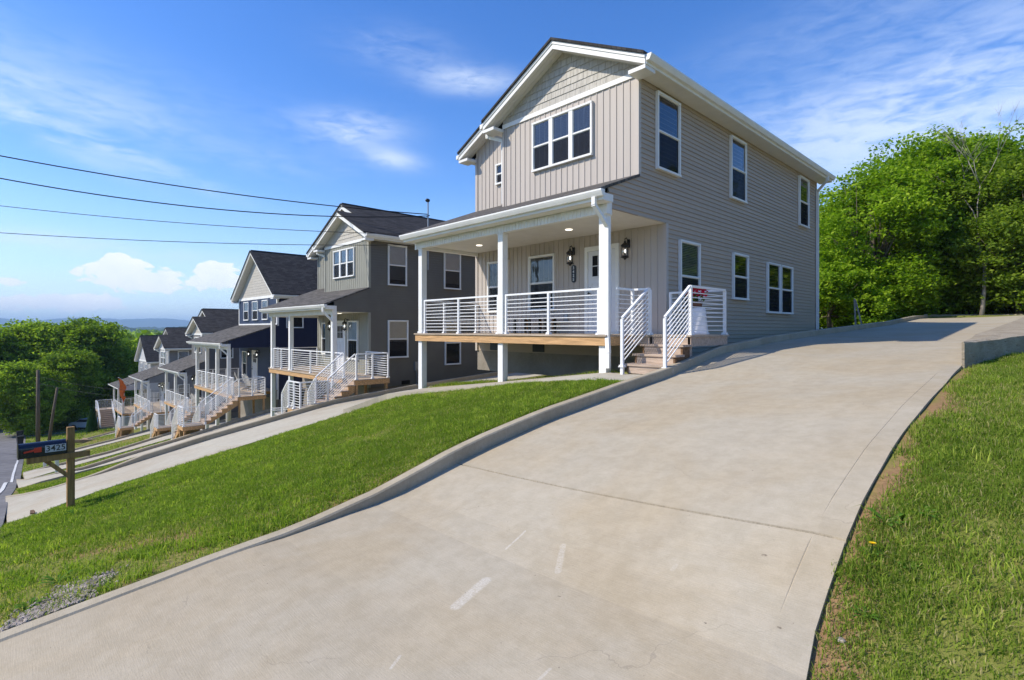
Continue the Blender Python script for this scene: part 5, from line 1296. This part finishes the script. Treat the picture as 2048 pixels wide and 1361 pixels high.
# broad-leaf weeds
def weed(x, y, n, l, lab, flower=False):
    r = empty('weed', (x, y, zg1(x, y)), lab, 'weed'); m = MB(); g = random.Random(int(abs(x*1000)))
    for k in range(n):
        a = 6.283*k/n+g.uniform(-.3, .3); L = l*g.uniform(.7, 1.2); w = L*.13; c, s = math.cos(a), math.sin(a)
        p = lambda t, q, z: (c*t*L-s*q, s*t*L+c*q, z)
        h = L*g.uniform(.25, .55)
        m.poly([p(0, 0, .0), p(.35, w*.7, h*.6), p(.35, 0, h*.55)]); m.poly([p(0, 0, 0), p(.35, 0, h*.55), p(.35, -w*.7, h*.6)])
        m.poly([p(.35, w*.7, h*.6), p(.75, w, h), p(.75, 0, h*.93), p(.35, 0, h*.55)]); m.poly([p(.35, 0, h*.55), p(.75, 0, h*.93), p(.75, -w, h), p(.35, -w*.7, h*.6)])
        m.poly([p(.75, w, h), p(1.05, 0, h*.85), p(.75, 0, h*.93)]); m.poly([p(.75, 0, h*.93), p(1.05, 0, h*.85), p(.75, -w, h)])
    o = m.build('leaves', 'weed', r); at = o.data.attributes.new('tint', 'FLOAT', 'POINT'); at.data.foreach_set('value', np.repeat(.3+.5*rng.uniform(0, 1, (len(m.v)+4)//5), 5)[:len(m.v)].astype(np.float32))
    if flower:
        f = MB().tube([(0, 0, 0), (.01, -.01, .075)], .0025, 5)
        f.build('stem', 'needle', r)
        f = MB()
        for q in range(26):
            a = q*2.4; rr_ = .016*math.sqrt((q+1)/26)*1.3; c, s = math.cos(a), math.sin(a)
            f.poly([(.01, -.01, .076), (.01+c*rr_-s*.004, -.01+s*rr_+c*.004, .083), (.01+c*rr_+s*.004, -.01+s*rr_-c*.004, .083)])
        f.build('blossom', 'yellow', r)
x, y = pix_ground(1742, 1112); weed(x, y, 9, .075, 'dandelion with one yellow flower beside the right edge of the driveway', True)
for (px, py, n, l, lab) in ((1775, 1050, 9, .13, 'broad-leaved weed by the driveway edge above the dandelion'), (1850, 1035, 8, .10, 'broad-leaved weed in the right lawn beyond the bare patch'), (1730, 1235, 10, .07, 'low weed on the bare clay, bottom right'),
                            (115, 1165, 10, .11, 'leafy weed beside the gravel, bottom left'), (150, 1030, 12, .13, 'dark leafy weed at the foot of the mailbox post'), (60, 1215, 14, .09, 'grassy weed clump left of the gravel'),
                            (1203, 765, 8, .14, 'light green weed at the foot of the right porch post'), (1820, 1140, 8, .07, 'small weed in the right lawn below the broad-leaved one')):
    x, y = pix_ground(px, py); weed(x, y, n, l, lab)
x, y = pix_ground(1682, 1285); o = MB().ball((0, 0, 0), .02, 7, 5, sq=(1.2, .9, .7)).build('pebble', 'stone'); o.location = (x, y, zg1(x, y)+.01); tag(o, 'pale pebble on the bare clay beside the driveway, bottom right', 'pebble')
x, y = pix_ground(65, 1031); o = MB().prism([(-.12, -.03, 0), (.1, -.04, 0), (.14, .02, 0), (.02, .04, 0), (-.13, .02, 0)], (0, 0, .025)).build('wood_scrap', 'darkwood'); o.location = (x, y, zg1(x, y)+.05); tag(o, 'dark scrap of wood in the grass left of the mailbox post', 'wood scrap')

# ------------------------------------------------------------------ far country
g = np.random.default_rng(77)
# woodland canopy as one mass of leaf clumps
Vs = []; Ts = []
nt = 900
azs = np.radians(g.uniform(-96, -55, nt)); dist = 150*np.exp(g.uniform(0, 1, nt)**.8*math.log(1500/150))
for k in range(nt):
    s = dist[k]; x = math.sin(azs[k])*s; y = math.cos(azs[k])*s
    if x > -95: continue
    z = zg1(x, y); R_ = 5+s*.006+g.uniform(-1, 2); n = 260
    u = g.normal(size=(n, 3)); u /= np.linalg.norm(u, axis=1)[:, None]; u[:, 2] = np.abs(u[:, 2])*1.1
    P = u*R_*g.uniform(.75, 1.08, n)[:, None]+[x, y, z+R_*.7]
    a = g.normal(size=(n, 3)); a /= np.linalg.norm(a, axis=1)[:, None]; b_ = np.cross(a, g.normal(size=(n, 3))); b_ /= np.linalg.norm(b_, axis=1)[:, None]; q = R_*.14
    Vs.append(np.stack([P-a*q, P-b_*q*.7, P+a*q, P+b_*q*.7], 1).reshape(-1, 3)); Ts.append(np.repeat(np.clip(g.normal(.45, .2)+g.uniform(-.2, .2, n), 0, 1), 4))
V = np.concatenate(Vs); tag(npmesh('woodland', V, np.arange(len(V)).reshape(-1, 4), 'leafmid', np.concatenate(Ts)), 'green woodland filling the valley beyond the houses', 'woodland', kind='stuff')
def mk_hill(name, c1, c2, sc):
    m = mat(name, c1, .95, .05, var=0); T = NT(m.node_tree); b = T.n['Principled BSDF']
    co = T.new('ShaderNodeTexCoord').outputs['Object']; T.put(b.inputs['Base Color'], T.mix(T.smooth(T.noise(co, sc, 6, .7), .35, .65), c1, c2)); return m
M['hill'] = mk_hill('wooded_hill', (.022, .045, .014), (.06, .085, .028), .03); M['mount'] = mk_hill('mountain', (.03, .05, .02), (.07, .09, .04), .004)
def ridge(dist, depth, f, zb, m, n=260, amp=6, rows=16):
    g = np.random.default_rng(int(dist)); azs = np.radians(np.linspace(-118, -30, n)); P = []
    for j in range(rows):
        t = j/(rows-1); prof = math.sin(t*math.pi/2)
        for i, a in enumerate(azs):
            d = dist+depth*t; px = 1024+1062*math.tan(a+YAW) if abs(a+YAW) < 1.4 else -3000
            P.append((math.sin(a)*d, math.cos(a)*d, zb+(f(px)-zb)*prof*(1) + g.normal()*amp*(.4+.6*prof)*(1 if j else 0)))
    P = np.array(P); idx = np.arange(rows*n).reshape(rows, n); F_ = np.stack([idx[:-1, :-1], idx[:-1, 1:], idx[1:, 1:], idx[1:, :-1]], -1).reshape(-1, 4)
    o = npmesh('hills', P, F_, m, smooth=False); tag(o, kind='structure')
def hz(py_of, dist):        # ridge top height that shows at photo row py
    return lambda px: (660-py_of(px))/1062*dist*.80
ridge(2000, 500, hz(lambda p: 662+4*math.sin(p/60)+3*math.sin(p/23+1)+(.03*(p-330) if p > 330 else 0), 2500), -45, 'hill', 420, 3.0)
ridge(3300, 700, hz(lambda p: 655+3*math.sin(p/45+2)+2*math.sin(p/17), 4000), -50, 'hill', 420, 4)
ridge(9000, 1500, hz(lambda p: 637+4*math.sin(p/75+.5)+2.5*math.sin(p/31)+max(0, (p-210))*.05, 10500), -60, 'mount', 300, 4)

# ------------------------------------------------------------------ haze
hb = MB().box(-15500, 9500, -9500, 15500, -120, 245).build('haze', 'white'); tag(hb, 'pale blue summer haze over the valley', 'haze', kind='stuff')
hm = bpy.data.materials.new('haze_air'); hm.use_nodes = True; T = NT(hm.node_tree); T.n.clear()
pv = T.new('ShaderNodeVolumePrincipled'); pv.inputs['Color'].default_value = (.50, .74, 1, 1); pv.inputs['Density'].default_value = 1.5e-4; pv.inputs['Anisotropy'].default_value = 0.0
o = T.new('ShaderNodeOutputMaterial'); T.l.new(pv.outputs[0], o.inputs['Volume']); hb.data.materials.clear(); hb.data.materials.append(hm)
